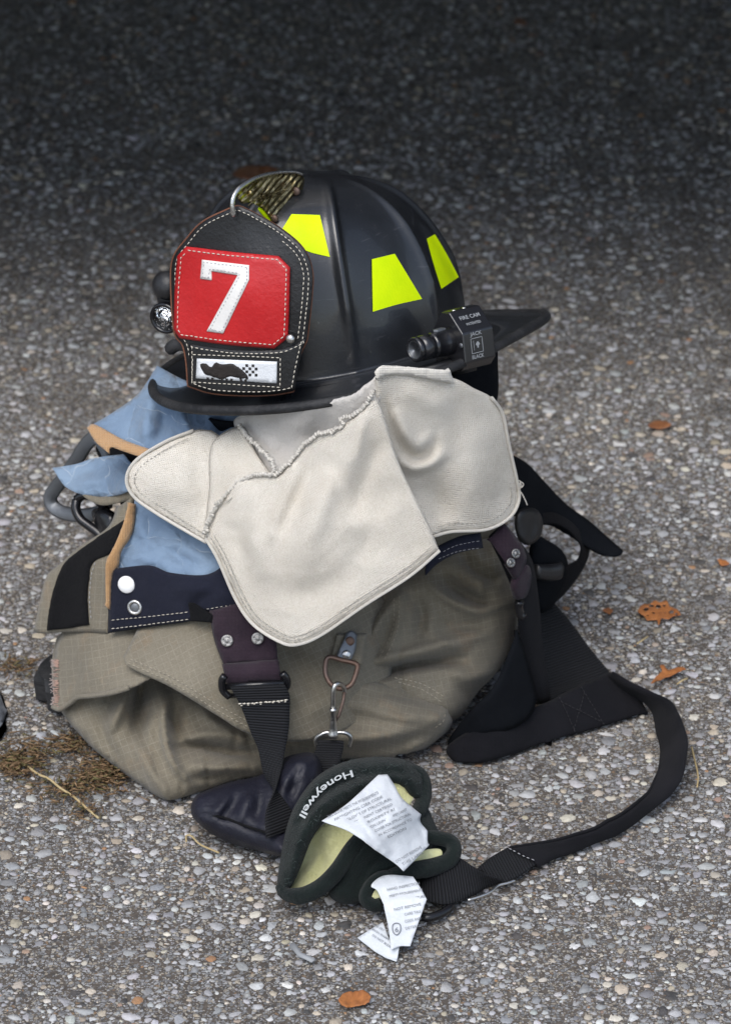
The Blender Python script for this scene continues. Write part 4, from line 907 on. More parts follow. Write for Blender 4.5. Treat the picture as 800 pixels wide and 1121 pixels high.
hem(lw, hl, KLW); b = MB(); stitch(b, cr([(222, 584), (205, 573), (174, 553), (153, 539), (147, 524), (156, 509), (183, 491), (210, 478)], 80), KLW, off=.002, wd=.6, dash=3.6, gap=1.3); b.build('stitching', M['creamhem'], lw)
KRW = TPS([(412, 404, -.112), (497, 408, -.082), (455, 404, -.098), (545, 440, -.050), (568, 540, -.036), (559, 566, -.048), (495, 582, -.088), (470, 590, -.100), (433, 490, -.104), (500, 480, -.084), (520, 530, -.072), (450, 540, -.095)])
rw = sheet('side_wing', [(411, 412, 1), (420, 405), (460, 408), (497, 414), (519, 425), (538, 435), (550, 452), (557, 485), (566, 523), (569, 547), (559, 567), (533, 580), (495, 582), (471, 588, 1), (450, 560), (430, 510), (413, 450)], KRW, M['cream'], cl, .004, 4,
      [([(420, 435), (428, 462), (438, 485), (450, 500), (464, 500), (474, 490), (478, 472)], 5, -.009), ([(432, 445), (442, 470), (456, 486), (468, 478)], 8, .007), ([(436, 500), (450, 512), (472, 508), (486, 494)], 6, .009), ([(440, 418), (470, 440), (500, 445)], 12, .005), ([(490, 430), (500, 460), (496, 500)], 14, -.005), ([(465, 525), (478, 550), (482, 575)], 14, -.010), ([(500, 500), (520, 540), (520, 570)], 22, .006), ([(540, 460), (530, 500), (545, 545)], 20, .004)], noise=.0010, nsc=26, edge=.003, edge_w=6, uvrot=-.1, seed=57)
hr = [(475, 587), (495, 582), (533, 579.5), (558, 566), (568, 546), (565, 523), (556.5, 485), (550, 453), (538, 435)]
hem(rw, hr, KRW); b = MB(); stitch(b, cr([(480, 577), (496, 573), (531, 571), (551, 560), (560, 545), (557, 523)], 60), KRW, off=.002, wd=.6, dash=3.6, gap=1.3); b.build('stitching', M['creamhem'], rw)
KT = shift(KRW, -.006)
sheet('hook_tab', [(409.5, 407, 1), (414, 402), (420, 399.5, 1), (455, 402), (493, 405.5, 1), (497.5, 420, 1), (480, 417), (455, 412), (430, 410), (412, 416, 1)], KT, M['creamhem'], rw, .004, 3, edge=.0015, edge_w=4, noise=.0012, nsc=10, frill=.5)
b = MB(); q = cr([(569, 528), (571, 532), (568.5, 536), (572, 542), (575, 548), (577, 553)], 20); tube(b, U(q[:, 0], q[:, 1], -.045), .0006, 5)
q = cr([(568, 526), (573, 530), (570, 534), (569, 529)], 14); tube(b, U(q[:, 0], q[:, 1], -.046), .0005, 5); b.build('loose_thread', M['creamhem'], rw)
b = MB(); q = cr([(222, 585), (226, 572), (232, 560), (238, 553), (248, 549), (254, 545)], 20); tube(b, U(q[:, 0], q[:, 1], KC(q[:, 0], q[:, 1])-.006), .0004, 5); b.build('loose_thread', M['creamhem'], fr)

# ---------------------------------------------------------------- suspenders
su = thing('suspenders', UZ(640, 850, 0), 'black suspenders with purple snap tabs looping over the pavement on the right', 'suspenders')
KP = TPS([(229, 672, -.100), (244, 727, -.122), (304, 723, -.132), (302, 700, -.128), (262, 667, -.112), (247, 750, -.136), (309, 746, -.142)])
tbp = sheet('snap_tab', [(229, 669, 1), (262, 660, 1), (300, 680, 1), (303, 706), (304, 726, 1), (275, 725), (245, 729, 1), (234, 699)], KP, M['purple'], su, .004, 4, edge=.002, edge_w=4, noise=.0012, nsc=14)
sheet('loop', [(243, 727, 1), (275, 724), (304.5, 722, 1), (309, 747, 1), (278, 748), (248, 751, 1)], shift(KP, -.002), M['purple'], tbp, .005, 4, [([(246, 739), (305, 735)], 7, .005, 'e')], edge=.002, edge_w=4)
def snap(x, y, Y, par, ax=(-.1, -.9, .4), s=.88):
    a = np.array(ax); a = a/np.linalg.norm(a); o = U(x, y, Y); s1 = np.cross(a, (0, 0, 1)); s1 /= np.linalg.norm(s1); s2 = np.cross(s1, a); aa = np.linspace(0, 2*PI, 26, endpoint=False)
    b = MB(); lathe(b, o, a, [(-.001, .0058*s), (.0005, .0058*s), (.0010, .0048*s), (.0006, .0036*s), (.0006, .002*s), (.0010, .0017*s), (.0010, .0001)], 24)
    for k in range(4):
        c = o+a*.001+.0040*s*(math.cos(k*PI/2+.4)*s1+math.sin(k*PI/2+.4)*s2); lathe(b, c, a, [(0, .0009), (.0007, .0006), (.0008, .0001)], 8)
    return b.build('snap', M['nickel'], par)
snap(248.6, 701.5, float(KP(248, 701))-.002, tbp); snap(282, 699, float(KP(282, 699))-.002, tbp)
bk = MB()
for xs in (((246, 740), (243, 745), (244, 756), (251, 763)), ((309, 737), (313.5, 743), (314, 751), (309, 757))):
    q = cr(xs, 14); tube(bk, U(q[:, 0], q[:, 1], -.144), .0032, 8)
tube(bk, px3([(247, 752, -.142), (278, 750, -.144), (311, 748, -.145)]), .0028, 8); tube(bk, px3([(250, 762, -.142), (280, 760, -.144), (311, 757, -.145)]), .0022, 8); bk.build('slide_buckle', M['plastic'], su)
A = px3([(251, 752, -.147), (257, 762, -.150), (264, 775, -.154), (277, 807, -.166), (283, 820, -.174), (290, 850, -.196), (304, 868, -.212), (318, 888, -.228), (328, 905, -.235)])
B = px3([(311, 749, -.150), (317, 760, -.153), (317.5, 775, -.157), (316, 800, -.166), (312, 820, -.176), (307, 845, -.196), (300, 866, -.222), (291, 890, -.240), (292, 918, -.258)])
ws = ribbon(MB(), A, B, .0022, wn=8).build('webbing', M['rib'], su)
b = MB(); fz = lambda x, y: np.full(np.shape(x), -.1585); stitch(b, cr([(261, 771), (290, 769), (319, 766)], 20), fz, dash=3.6, gap=1, wd=.8, jit=.8); stitch(b, cr([(264, 773), (290, 770), (318, 768)], 20), fz, dash=2, gap=5, wd=.7, jit=1); b.build('stitching', M['thread'], ws)
# right tab, strap and back panel
KQ = TPS([(537, 589, -.060), (551, 574, -.052), (574, 602, -.045), (565, 634, -.060), (581, 630, -.030), (572, 655, -.045)])
rt_ = sheet('snap_tab', [(535, 590, 1), (552, 573, 1), (565, 588), (574, 602), (576, 616), (566, 635, 1), (557, 622), (546, 606)], KQ, M['purple'], su, .004, 4, edge=.002, edge_w=4)
sheet('loop', [(566, 633, 1), (576, 618), (582, 630), (577, 652), (567, 657, 1), (563, 645)], KQ, M['purple'], rt_, .005, 4, edge=.002, edge_w=4)
snap(564.5, 606, float(KQ(564, 606))-.002, rt_, (.5, -.75, .4), .72); snap(559, 616, float(KQ(559, 616))-.002, rt_, (.5, -.75, .4), .72)
b = MB(); q = cr([(569, 658), (567, 664), (569, 672), (573, 676)], 10); tube(b, U(q[:, 0], q[:, 1], -.04), .004, 8); b.build('slide_buckle', M['plastic'], su)
b = MB(); ribbon(b, px3([(535, 590, -.05), (552, 622, -.04), (565, 656, -.03), (570, 700, -.02), (584, 745, -.005), (590, 768, .0)]), px3([(552, 574, -.02), (580, 610, .01), (588, 650, .03), (592, 700, .04), (598, 740, .03), (602, 766, .02)]), .003, bulge=.002); b.build('webbing', M['pad'], su)
K_A = TPS([(592, 645, .13), (626, 683, .13), (666, 738, .06), (575, 720, .07), (600, 765, .025), (568, 660, .10)])
sheet('elastic_panel', [(568, 650, 1), (592, 643, 1), (610, 664), (626, 683), (646, 710), (668, 737, 1), (640, 752), (600, 770, 1), (582, 765), (574, 720)], K_A, M['rib'], su, .003, 4, noise=.001, uvrot=1.9, edge=.0015, edge_w=4, bottom=.004)
def zgrid(pts): return [(x, y, float(UZ(x, y, z)[1])) for x, y, z in pts]
K_B = TPS(zgrid([(491, 822, .012), (517, 838, .004), (579, 821, .004), (633, 805, .004), (709, 781, .004), (680, 748, .022), (666, 738, .028), (600, 770, .03), (545, 800, .03), (640, 775, .02)]))
pd = sheet('shoulder_pad', [(489, 818), (497, 834), (517, 838), (579, 821), (633, 805), (709, 781, 1), (697, 760), (668, 736, 1), (630, 752), (600, 768), (560, 783), (520, 797)], K_B, M['pad'], su, .006, 4, noise=.0012, edge=.003, edge_w=6, bottom=.004)
b = MB()
for pts in ([(612, 763), (622, 784), (630, 803)], [(636, 752), (650, 775), (662, 795)], [(614, 768), (658, 790)], [(628, 800), (640, 757)]): stitch(b, cr(pts, 16), K_B, off=.002, dash=3, gap=1.5, wd=.4)
M['darkthread'] = mat('charcoal thread', (.045, .042, .046), .8); b.build('stitching', M['darkthread'], pd)
K_C = TPS(zgrid([(495, 805, .02), (542, 748, .075), (566, 690, .11), (585, 760, .05), (578, 785, .034), (530, 808, .025)]))
sheet('felt_backing', [(490, 812), (515, 778), (542, 748), (566, 690, 1), (576, 720), (588, 765, 1), (580, 785), (556, 800), (528, 805), (508, 812), (500, 826, 1)], K_C, M['felt'], su, .005, 4, noise=.001, edge=.003, edge_w=6, bottom=.004)
Ao = pz3([(668, 737, .032), (691, 749, .034), (730, 768, .032), (749, 797, .030), (754, 822, .026), (744, 860, .018), (720, 885, .010), (672, 914, .004), (619, 938, .004), (588, 951, .005)])
Bo = pz3([(664, 746, .012), (690, 757, .012), (711, 774, .008), (720, 798, .006), (722.5, 827, .007), (715, 856, .014), (696, 879, .020), (653, 906, .020), (605, 921, .015), (559, 929, .013)])
lo = ribbon(MB(), Ao, Bo, .004, 140, 9, .0012, wob=.0022).build('shoulder_strap', M['pad'], su)
k_ = np.stack([np.linspace(0, 560., 140), np.zeros(140)], 1); wv = np.stack([vnoise(k_, 60, 5), vnoise(k_, 45, 6), np.abs(vnoise(k_, 38, 8))], 1)
tube(MB(), cr(Bo, 140)-wv[::-1]*.0022*.8+np.array([0, -.0003, .0014]), .0014, 7).build('piping', M['pad'], lo)
Kend = TPS(zgrid([(557, 928, .016), (586, 947, .009), (524, 950, .018), (554, 966, .009)]))
we = sheet('webbing', [(555, 928, 1), (587, 946, 1), (572, 957), (554, 967, 1), (538, 962), (523, 950, 1), (535, 940)], Kend, M['rib'], su, .004, 3, edge=.0015, edge_w=3, uvrot=.5, bottom=.004)
b = MB(); stitch(b, cr([(557, 929), (572, 937), (588, 943.5)], 12), Kend, off=.003, wd=.6); b.build('stitching', M['greythread'], we)
A = pz3([(462, 954, .020), (480, 946, .028), (500, 939, .032), (515, 948, .028), (528, 956, .022), (545, 962, .016)]); B = pz3([(462, 986, .010), (473, 988, .012), (490, 990, .012), (515, 982, .008), (532, 972, .006), (552, 966, .006)])
ribbon(MB(), A, B, .003, 40, 8).build('webbing', M['rib'], su)
b = MB(); q = cr([(455, 1002), (468, 1005), (482, 1001), (492, 994), (494, 985)], 24); tube(b, UZ(q[:, 0], q[:, 1], .008), .0036, 8); b.build('ring', M['plastic'], su)
b = MB(); q = cr([(512, 986), (528, 981), (538, 976), (545, 970), (556, 967), (564, 964)], 24); tube(b, UZ(q[:, 0], q[:, 1], .010), .0012, 7); b.build('wire_slide', M['steel'], su)

# ---------------------------------------------------------------- black strap with velcro tongue behind the trousers
bs = thing('harness_strap', UZ(620, 640, 0), 'black harness strap with a long tongue and loop sticking out behind the trousers', 'strap')
KH = TPS([(563, 500, .08), (594, 526, .12), (619, 551, .14), (681, 603, .12), (664, 609, .11), (630, 585, .12), (594, 573, .10), (568, 555, .07)])
sheet('tongue', [(555, 496, 1), (565, 500), (579, 509), (594, 525), (619, 551), (646, 571), (666, 589), (679, 600), (682, 604), (677, 609), (664, 609), (646, 600), (628, 588), (610, 577), (594, 574), (575, 570), (555, 560, 1)], KH, M['felt'], bs, .004, 4, edge=.002, edge_w=5, noise=.001)
ribbon(MB(), px3([(590, 562, .105), (606, 562, .115), (625, 572, .125), (640, 590, .13), (644, 602, .13), (640, 618, .13), (628, 638, .13), (612, 656, .13), (598, 668, .12)]), px3([(590, 574, .10), (606, 573, .105), (622, 580, .11), (634, 594, .115), (636, 602, .115), (632, 613, .115), (620, 620, .115), (608, 632, .115), (590, 645, .1)]), .003, 60, 7).build('loop', M['black'], bs)
blob('buckle', [(570, 557), (586, 557), (594, 570), (591, 588), (578, 597), (567, 590), (563, 570)], [(570, 557, .065), (594, 570, .085), (578, 597, .06), (563, 580, .055)], .009, .02, 9, M['matblack'], bs, 3, [([(580, 560), (584, 578), (578, 594)], 4, -.003)])
blob('pad', [(582, 588), (600, 592), (616, 604), (622, 622), (614, 645), (603, 666), (588, 670), (578, 640)], [(582, 590, .09), (620, 620, .12), (600, 665, .11), (580, 640, .09)], .012, .05, 14, M['felt'], bs)
ribbon(MB(), px3([(586, 618, .075), (600, 618, .085), (615, 616, .095)]), px3([(586, 634, .072), (600, 636, .082), (612, 634, .09)]), .005, 12, 6, .002).build('slide_buckle', M['matblack'], bs)

# ---------------------------------------------------------------- carabiners on the left
cb = thing('carabiner', U(80, 560, .09), 'flat grey metal carabiner hooked beside the blue lining', 'carabiner')
q = cr([(104, 477), (94, 487), (84, 503), (72, 520), (62, 533), (55.5, 543), (57, 553), (66, 560), (80, 563.5), (96, 564), (112, 560)], 70)
b = MB(); tube(b, U(q[:, 0], q[:, 1], np.interp(q[:, 0], [55, 110], [.115, .075])), .0062, 8, flat=.35, nrm=VIEW); b.build('frame', M['dull'], cb)
q = cr([(106, 480), (117, 500), (122, 530), (118, 555)], 20); tube(MB(), U(q[:, 0], q[:, 1], .07), .004, 8).build('gate', M['dull'], cb)
sr = thing('snap_ring', U(100, 570, .06), 'glossy black snap hook below the grey carabiner', 'snap hook')
q = cr([(84, 547), (83, 557), (88, 568), (98, 576), (106, 582), (114, 590)], 30); b = MB(); tube(b, U(q[:, 0], q[:, 1], np.linspace(.06, .035, 30)), .0042, 10)
q = cr([(84, 547), (92, 542), (104, 545), (112, 553), (116, 562), (112, 566), (104, 563)], 30); tube(b, U(q[:, 0], q[:, 1], np.linspace(.06, .05, 30)), .0042, 10); b.build('hook', M['plastic'], sr)
blob('body', [(100, 560), (116, 556), (128, 566), (122, 585), (110, 584)], [(100, 560, .05), (128, 566, .03), (115, 586, .03)], .01, .02, 8, M['plastic'], sr)

# ---------------------------------------------------------------- boot inside the left leg
bt = thing('boot', (-.15, .045, 0), 'black rubber boot whose lugged sole pokes out of the left trouser leg', 'boot')
def foot(s=1.0):
    P = []
    for a in np.linspace(0, 2*PI, 60, endpoint=False):
        c, s_ = math.cos(a), math.sin(a); x = -.15*c; y = .056*s_*(1-.12*math.cos(a*2)+.06*c)
        y *= 1.12; P.append((x*math.cos(.2)-y*math.sin(.2), x*math.sin(.2)+y*math.cos(.2)))
    return np.array(P)
fp = foot()
def boot_ring(sc, z, dx=0): return np.c_[fp*sc+np.array([-.132+dx, .050]), np.full(60, z)]
rings = [boot_ring(.98, .002), boot_ring(1.05, .005), boot_ring(1.06, .024), boot_ring(1.03, .033), boot_ring(.90, .035)]
lug = np.where((np.arange(60) % 4) < 2, 1.0, .93)[:, None]
for r in rings[:3]: r[:, :2] = np.array([-.132, .050])+(r[:, :2]-np.array([-.132, .050]))*lug
V = np.concatenate(rings); F = [(i*60+k, i*60+(k+1) % 60, (i+1)*60+(k+1) % 60, (i+1)*60+k) for i in range(4) for k in range(60)]+[tuple(range(59, -1, -1)), tuple(240+k for k in range(60))]
mk('sole', V, F, M['rubber'], bt, smooth=False)
rings = [boot_ring(.88, .030, .004), boot_ring(.82, .042, .012), boot_ring(.70, .06, .03), boot_ring(.55, .08, .055), boot_ring(.48, .12, .07), boot_ring(.48, .20, .07), boot_ring(.46, .27, .07)]
V = np.concatenate(rings); F = [(i*60+k, i*60+(k+1) % 60, (i+1)*60+(k+1) % 60, (i+1)*60+k) for i in range(6) for k in range(60)]+[tuple(range(59, -1, -1)), tuple(360+k for k in range(60))]
o = mk('upper', V, F, M['rubber'], bt)
# rounded grey toe at the left edge of the picture
gb = thing('rubber_boot', UZ(-40, 815, 0), 'grey rubber toe of another boot just entering at the left edge', 'boot')
M['greyrubber'] = leather('grey rubber', (.12, .13, .145), (.19, .20, .22), .6, 200, .0006)
blob('upper', [(9, 795), (7, 780), (0, 766), (-20, 752), (-60, 740), (-110, 745), (-120, 800), (-100, 840), (-40, 838), (-10, 830), (4, 815)], [(8, 790, .0), (-20, 752, .02), (-110, 745, .02), (-20, 832, -.03), (-110, 840, -.03)], .03, .06, 30, M['greyrubber'], gb)
blob('sole', [(8, 812), (6, 824), (-6, 836), (-40, 848), (-105, 850), (-110, 828), (-40, 822), (-6, 815)], [(0, 820, -.03), (-40, 845, -.06), (-105, 840, -.06)], .012, .06, 7, M['rubber'], gb)

# ---------------------------------------------------------------- gloves
G1 = thing('work_glove', UZ(390, 930, 0), 'upper dark glove with pale printed cuff and a white label across its mouth', 'glove', 'pair of gloves clipped in front of the trousers')
# leather hand of the glove lying under the straps
KG = TPS(zgrid([(210, 888, .03), (310, 935, .02), (340, 825, .062), (250, 858, .042), (260, 925, .010), (330, 880, .035)]))
hd = blob('hand', [(209, 884), (213, 873), (222, 867), (250, 857), (284, 849), (300, 836), (322, 826), (345, 826), (352, 850), (335, 885), (322, 915), (318, 935), (305, 938), (280, 931), (260, 926), (240, 918), (222, 906), (211, 895)], KG, .028, .03, 26, M['navyleather'], G1, 4,
     [([(232, 895), (245, 880), (252, 868)], 5, .005), ([(240, 900), (255, 880), (262, 870)], 5, -.005), ([(262, 902), (268, 885), (275, 868)], 6, .006), ([(280, 905), (284, 885), (286, 865)], 5, -.005), ([(308, 868), (318, 845), (326, 834), (334, 838), (331, 852)], 4, .006), ([(314, 878), (324, 856)], 4, -.006), ([(214, 890), (246, 896), (270, 905), (300, 915)], 2.5, -.003, 'e')], noise=.002, nsc=22)
KGs = shift(KG, -.021)
b = MB(); q = cr([(212, 890), (230, 893), (246, 896), (270, 905), (295, 913)], 40); tube(b, U(q[:, 0], q[:, 1], KG(q[:, 0], q[:, 1])-np.interp(q[:, 0], [210, 235, 300], [.002, .022, .027])), .0012, 6); b.build('seam', M['velcro'], hd)
# cuff: rolled knit mouth, upper lip and lower lip round a yellow lining
zc = lambda pts: TPS(zgrid(pts))
KCu = zc([(310, 975, .015), (318, 890, .065), (350, 848, .085), (420, 832, .085), (458, 845, .075), (400, 880, .075), (350, 920, .06), (330, 960, .03), (460, 880, .06)])
cu = blob('cuff', [(304, 970), (307, 940), (314, 905), (325, 878), (345, 852), (372, 836), (405, 829), (440, 831), (460, 842), (466, 860), (462, 876), (450, 872), (440, 862), (425, 858), (405, 868), (380, 880), (358, 897), (342, 918), (331, 945), (322, 966), (314, 976)], KCu, .014, .02, 11, M['cuff'], G1, 3.5, [([(312, 950), (322, 910), (345, 875), (385, 852), (430, 845), (455, 852)], 4, -.004), ([(318, 950), (332, 910), (355, 880), (395, 860), (430, 852)], 4, .004)], noise=.0024, nsc=14, wr=.002)
hc = hitY(cu, 9); b = MB()
for i in range(420):
    x, y = rng.uniform(306, 466), rng.uniform(828, 976); Y = float(hc(x, y))
    if Y > 5: continue
    q = np.array([(x, y), (x+rng.normal(0, 1.3), y+rng.normal(0, 1.3)), (x+rng.normal(0, 2.4), y+rng.normal(0, 2.4))]); tube(b, U(q[:, 0], q[:, 1], Y-np.array([.0, .0012, .002])), .00018, 3)
M['lint'] = mat('grey lint', (.06, .078, .074), .9); b.build('fuzz', M['lint'], cu)
KCl = zc([(312, 978, .018), (345, 975, .025), (385, 930, .05), (405, 905, .06), (440, 925, .05), (460, 880, .05), (470, 890, .045)])
b = MB(); q = cr([(306, 970), (313, 979), (330, 981), (350, 972), (368, 955), (384, 932), (398, 914), (410, 903)], 60)
tube(b, U(q[:, 0], q[:, 1], KCl(q[:, 0], q[:, 1])), np.interp(np.arange(60), [0, 10, 45, 59], [.004, .0068, .0068, .005]), 12)
q = cr([(440, 846), (455, 846), (463, 856), (464, 872), (458, 888), (447, 893), (438, 888)], 40); tube(b, U(q[:, 0], q[:, 1], KCu(q[:, 0], q[:, 1])-.002), .0062, 12); b.build('cuff_edge', M['cuff'], G1)
sheet('lining', [(314, 970), (322, 958), (330, 935), (345, 912), (362, 896), (385, 884), (405, 885), (400, 908), (380, 935), (362, 957), (345, 970), (328, 975)], zc([(315, 970, .012), (345, 972, .02), (350, 910, .05), (400, 890, .055), (380, 935, .04), (345, 940, .026)]), M['lining'], G1, .002, 3.5, [([(325, 965), (345, 945), (360, 915)], 5, .005), ([(345, 915), (352, 935), (350, 955)], 4, -.004), ([(365, 900), (362, 930)], 4, .003)], noise=.0015, nsc=12)
sheet('lining', [(430, 850), (445, 846), (452, 852), (454, 868), (448, 882), (438, 890), (425, 880)], zc([(430, 850, .08), (450, 848, .078), (440, 888, .06)]), M['lining'], G1, .002, 3, noise=.001, nsc=8)
# inside of the cuff seen below the label
blob('cuff_inside', [(385, 935), (405, 905), (440, 900), (462, 880), (475, 900), (480, 925), (440, 950), (420, 965), (400, 985), (375, 990), (360, 975)], zc([(370, 985, .012), (410, 910, .055), (470, 890, .05), (470, 930, .035), (400, 980, .015)]), .010, .02, 14, M['cuff'], G1, 4, [([(372, 965), (390, 940), (410, 918)], 5, .005), ([(388, 975), (402, 950), (425, 930)], 5, -.004)], noise=.001)
KTg = zc([(354, 898, .090), (380, 882, .094), (416, 848, .098), (428, 870, .092), (463, 905, .066), (468, 930, .055), (443, 953, .052), (400, 920, .084), (430, 935, .064), (440, 890, .088)])
lb = sheet('care_label', [(352, 899, 1), (380, 880), (414, 848.5, 1), (424, 848, 1), (432, 860), (440, 874), (461, 892, 1), (460, 900), (468, 910, 1), (468, 922), (470, 925, 1), (456, 940), (442, 954, 1), (432, 945), (410, 930), (383, 911)], KTg, M['label'], G1, .0007, 3, [([(438, 876), (430, 890), (420, 902)], 5, .0025), ([(458, 900), (462, 915), (466, 930)], 4, -.002), ([(370, 895), (390, 910), (420, 930)], 8, .003), ([(385, 884), (402, 905), (428, 938)], 2.5, .0025), ([(405, 862), (425, 885), (455, 905)], 2.5, -.0022)], noise=.0012, nsc=11)
def label_lines(par, f, o, d, rows, h, gap, skip=()):
    b = MB(); d = np.array(d)/np.hypot(*d); n_ = np.array([-d[1], d[0]])
    for i, (s, x0, ln) in enumerate(rows):
        p = np.array(o)+n_*gap*i+d*x0; text_px(b, s, [p, p+d*ln], h, f, .0011)
    return b.build('print', M['ink'], par, False)
label_lines(lb, KTg, (357, 897), (.90, -.44), [('THIS GLOVE MEETS THE REQUIREMENTS', 2, 62), ('FIREFIGHTING CSEA CODE', 8, 58), ('GLOVES OF STRUCTURAL', 20, 54), ('COMPONENT CERTIFIED', 22, 50), ('FOR PROXIMITY REF', 24, 52), ('LOCATION LINING COMPLIANT', 26, 58), ('COVER FOR STRUCTURAL', 42, 44), ('IN ACCORDANCE TO', 44, 40), ('EDITION', 52, 22)], 4.2, 6.1)
label_lines(lb, KTg, (436, 944), (.86, -.5), [('DO NOT REMOVE', -2, 32), ('THIS LABEL', 2, 27)], 4.6, 6)
b = MB(); text_px(b, 'Honeywell', [(385, 843.5), (372, 848), (352, 861), (336, 879), (327.5, 893)], 10.5, shift(KCu, -.0135), .0012, True); b.build('lettering', M['print'], cu, False)

G2 = thing('work_glove', UZ(450, 980, 0), 'lower dark glove with yellow lining and a white label folded down on the pavement', 'glove', 'pair of gloves clipped in front of the trousers')
KC2 = zc([(470, 930, .036), (497, 930, .035), (440, 955, .03), (410, 985, .016), (485, 950, .025)])
blob('hand', [(400, 960), (430, 935), (470, 915), (495, 920), (500, 940), (485, 962), (460, 985), (425, 995), (402, 985)], shift(KC2, .02), .008, .03, 14, M['cuff'], G2, 4, noise=.001)
b = MB(); q = cr([(463, 916), (480, 918), (493, 922), (497, 932), (490, 943), (472, 950), (455, 953), (440, 956), (428, 960)], 60); tube(b, U(q[:, 0], q[:, 1], KC2(q[:, 0], q[:, 1])-.006), np.interp(np.arange(60), [0, 15, 40, 59], [.0055, .006, .0075, .006]), 12)
q = cr([(428, 960), (415, 962), (404, 972), (400, 984), (408, 991), (416, 990)], 40); tube(b, U(q[:, 0], q[:, 1], KC2(q[:, 0], q[:, 1])-.006), .0055, 12); b.build('cuff_edge', M['cuff'], G2)
sheet('lining', [(450, 945), (463, 932), (480, 929.5), (484, 935), (478, 943), (462, 946)], shift(KC2, -.007), M['lining'], G2, .002, 3, noise=.0008, nsc=8)
sheet('lining', [(404, 980), (408, 970), (420, 962), (435, 960), (430, 975), (418, 984), (408, 984)], shift(KC2, -.008), M['lining'], G2, .002, 3)
K21 = zc([(418, 962, .036), (445, 955, .04), (467, 985, .030), (448, 1035, .012), (428, 1040, .012), (424, 1000, .024), (412, 970, .034)])
l2_ = sheet('care_label', [(406, 970), (415, 961), (428, 958), (452, 960, 1), (460, 972), (467, 985, 1), (458, 1010), (449, 1036, 1), (438, 1036), (428, 1040, 1), (425, 1015), (420, 990, 1), (413, 975)], K21, M['label'], G2, .0007, 3, [([(420, 990), (440, 985), (464, 984)], 6, .003), ([(414, 968), (422, 985), (428, 1010)], 4, -.003)], noise=.0006, nsc=9)
label_lines(l2_, K21, (423, 976), (.97, -.2), [('HAND INSPECTION', 1, 36), ('MEETS REQUIREMENTS', 2, 37), ('OF GLOVE STRUCTURE', 2, 38), ('NOT REMOVE', 4, 30), ('CARE TAG', 14, 18), ('CODE AND', 13, 18), ('DETERGENT', 12, 24)], 4.2, 7.6)
ring = cr([(434, 1011), (438, 1013), (438, 1020), (434, 1024), (430, 1020), (430, 1013)], 26, True); b = MB(); tube(b, U(ring[:, 0], ring[:, 1], K21(ring[:, 0], ring[:, 1])-.001), .0004, 5, True, nrm=FW)
text_px(b, '6', [(432.3, 1020.5), (436, 1020.5)], 7, K21, .0011); b.build('emblem', M['ink'], l2_, False)
K22 = zc([(392, 1028, .004), (424, 1000, .018), (436, 1052, .003), (430, 1040, .008)])
sheet('care_label', [(391, 1027, 1), (405, 1018), (419, 1010, 1), (427, 1030), (437, 1036, 1), (434, 1056, 1), (415, 1046)], K22, M['label'], G2, .0007, 3, noise=.0004, nsc=8, bottom=.004)
label_lines(l2_, K22, (407, 1025), (.83, .55), [('DO NOT BLEACH', 0, 28), ('WASH WARM', -5, 22), ('HANG DRY', -8, 16)], 3.6, -5.5)

# ---------------------------------------------------------------- clip strap
cs = thing('clip_strap', U(364, 800, -.14), 'nickel swivel snap on short webbing clipping the gloves to the trouser ring', 'clip')
A = px3([(347, 811, -.142), (345, 822, -.150), (332, 845, -.165), (318, 876, -.178), (312, 895, -.18)]); B = px3([(376, 811, -.142), (375, 824, -.150), (368, 845, -.168), (360, 876, -.178), (356, 895, -.18)])
ribbon(MB(), A, B, .0024, 40, 8).build('webbing', M['rib'], cs)
YH = -.142
q = cr([(347, 817), (345.5, 810), (350, 805), (358, 802), (364, 803.5), (371, 802), (379, 803), (384, 808), (382, 817)], 40); b = MB(); tube(b, U(q[:, 0], q[:, 1], YH), .0018, 9); b.build('swivel_loop', M['steel'], cs)
b = MB(); p0, p1 = U(364.5, 806, YH-.001), U(364.5, 777, YH-.002); lathe(b, p0, p1-p0, [(-.001, .004), (.003, .0046), (.004, .0036), (.009, .0036), (.018, .0026), (.024, .0024), (.0255, .0032), (.0275, .0026)], 16); b.build('barrel', M['steel'], cs)
b = MB(); q = cr([(364.5, 779), (364.5, 765), (365, 755), (367.5, 749.5), (372.5, 749), (376.5, 753), (377, 759)], 40); tube(b, U(q[:, 0], q[:, 1], np.interp(q[:, 0], [364, 370, 378], [YH, YH+.004, YH+.014])), np.linspace(.0024, .0018, 40), 9); b.build('hook', M['steel'], cs)
b = MB(); tube(b, px3([(377, 758, YH+.010), (375.5, 768, YH+.006), (371, 783, YH+.001), (367, 789, YH)]), .0015, 8); b.build('gate', M['rust'], cs)

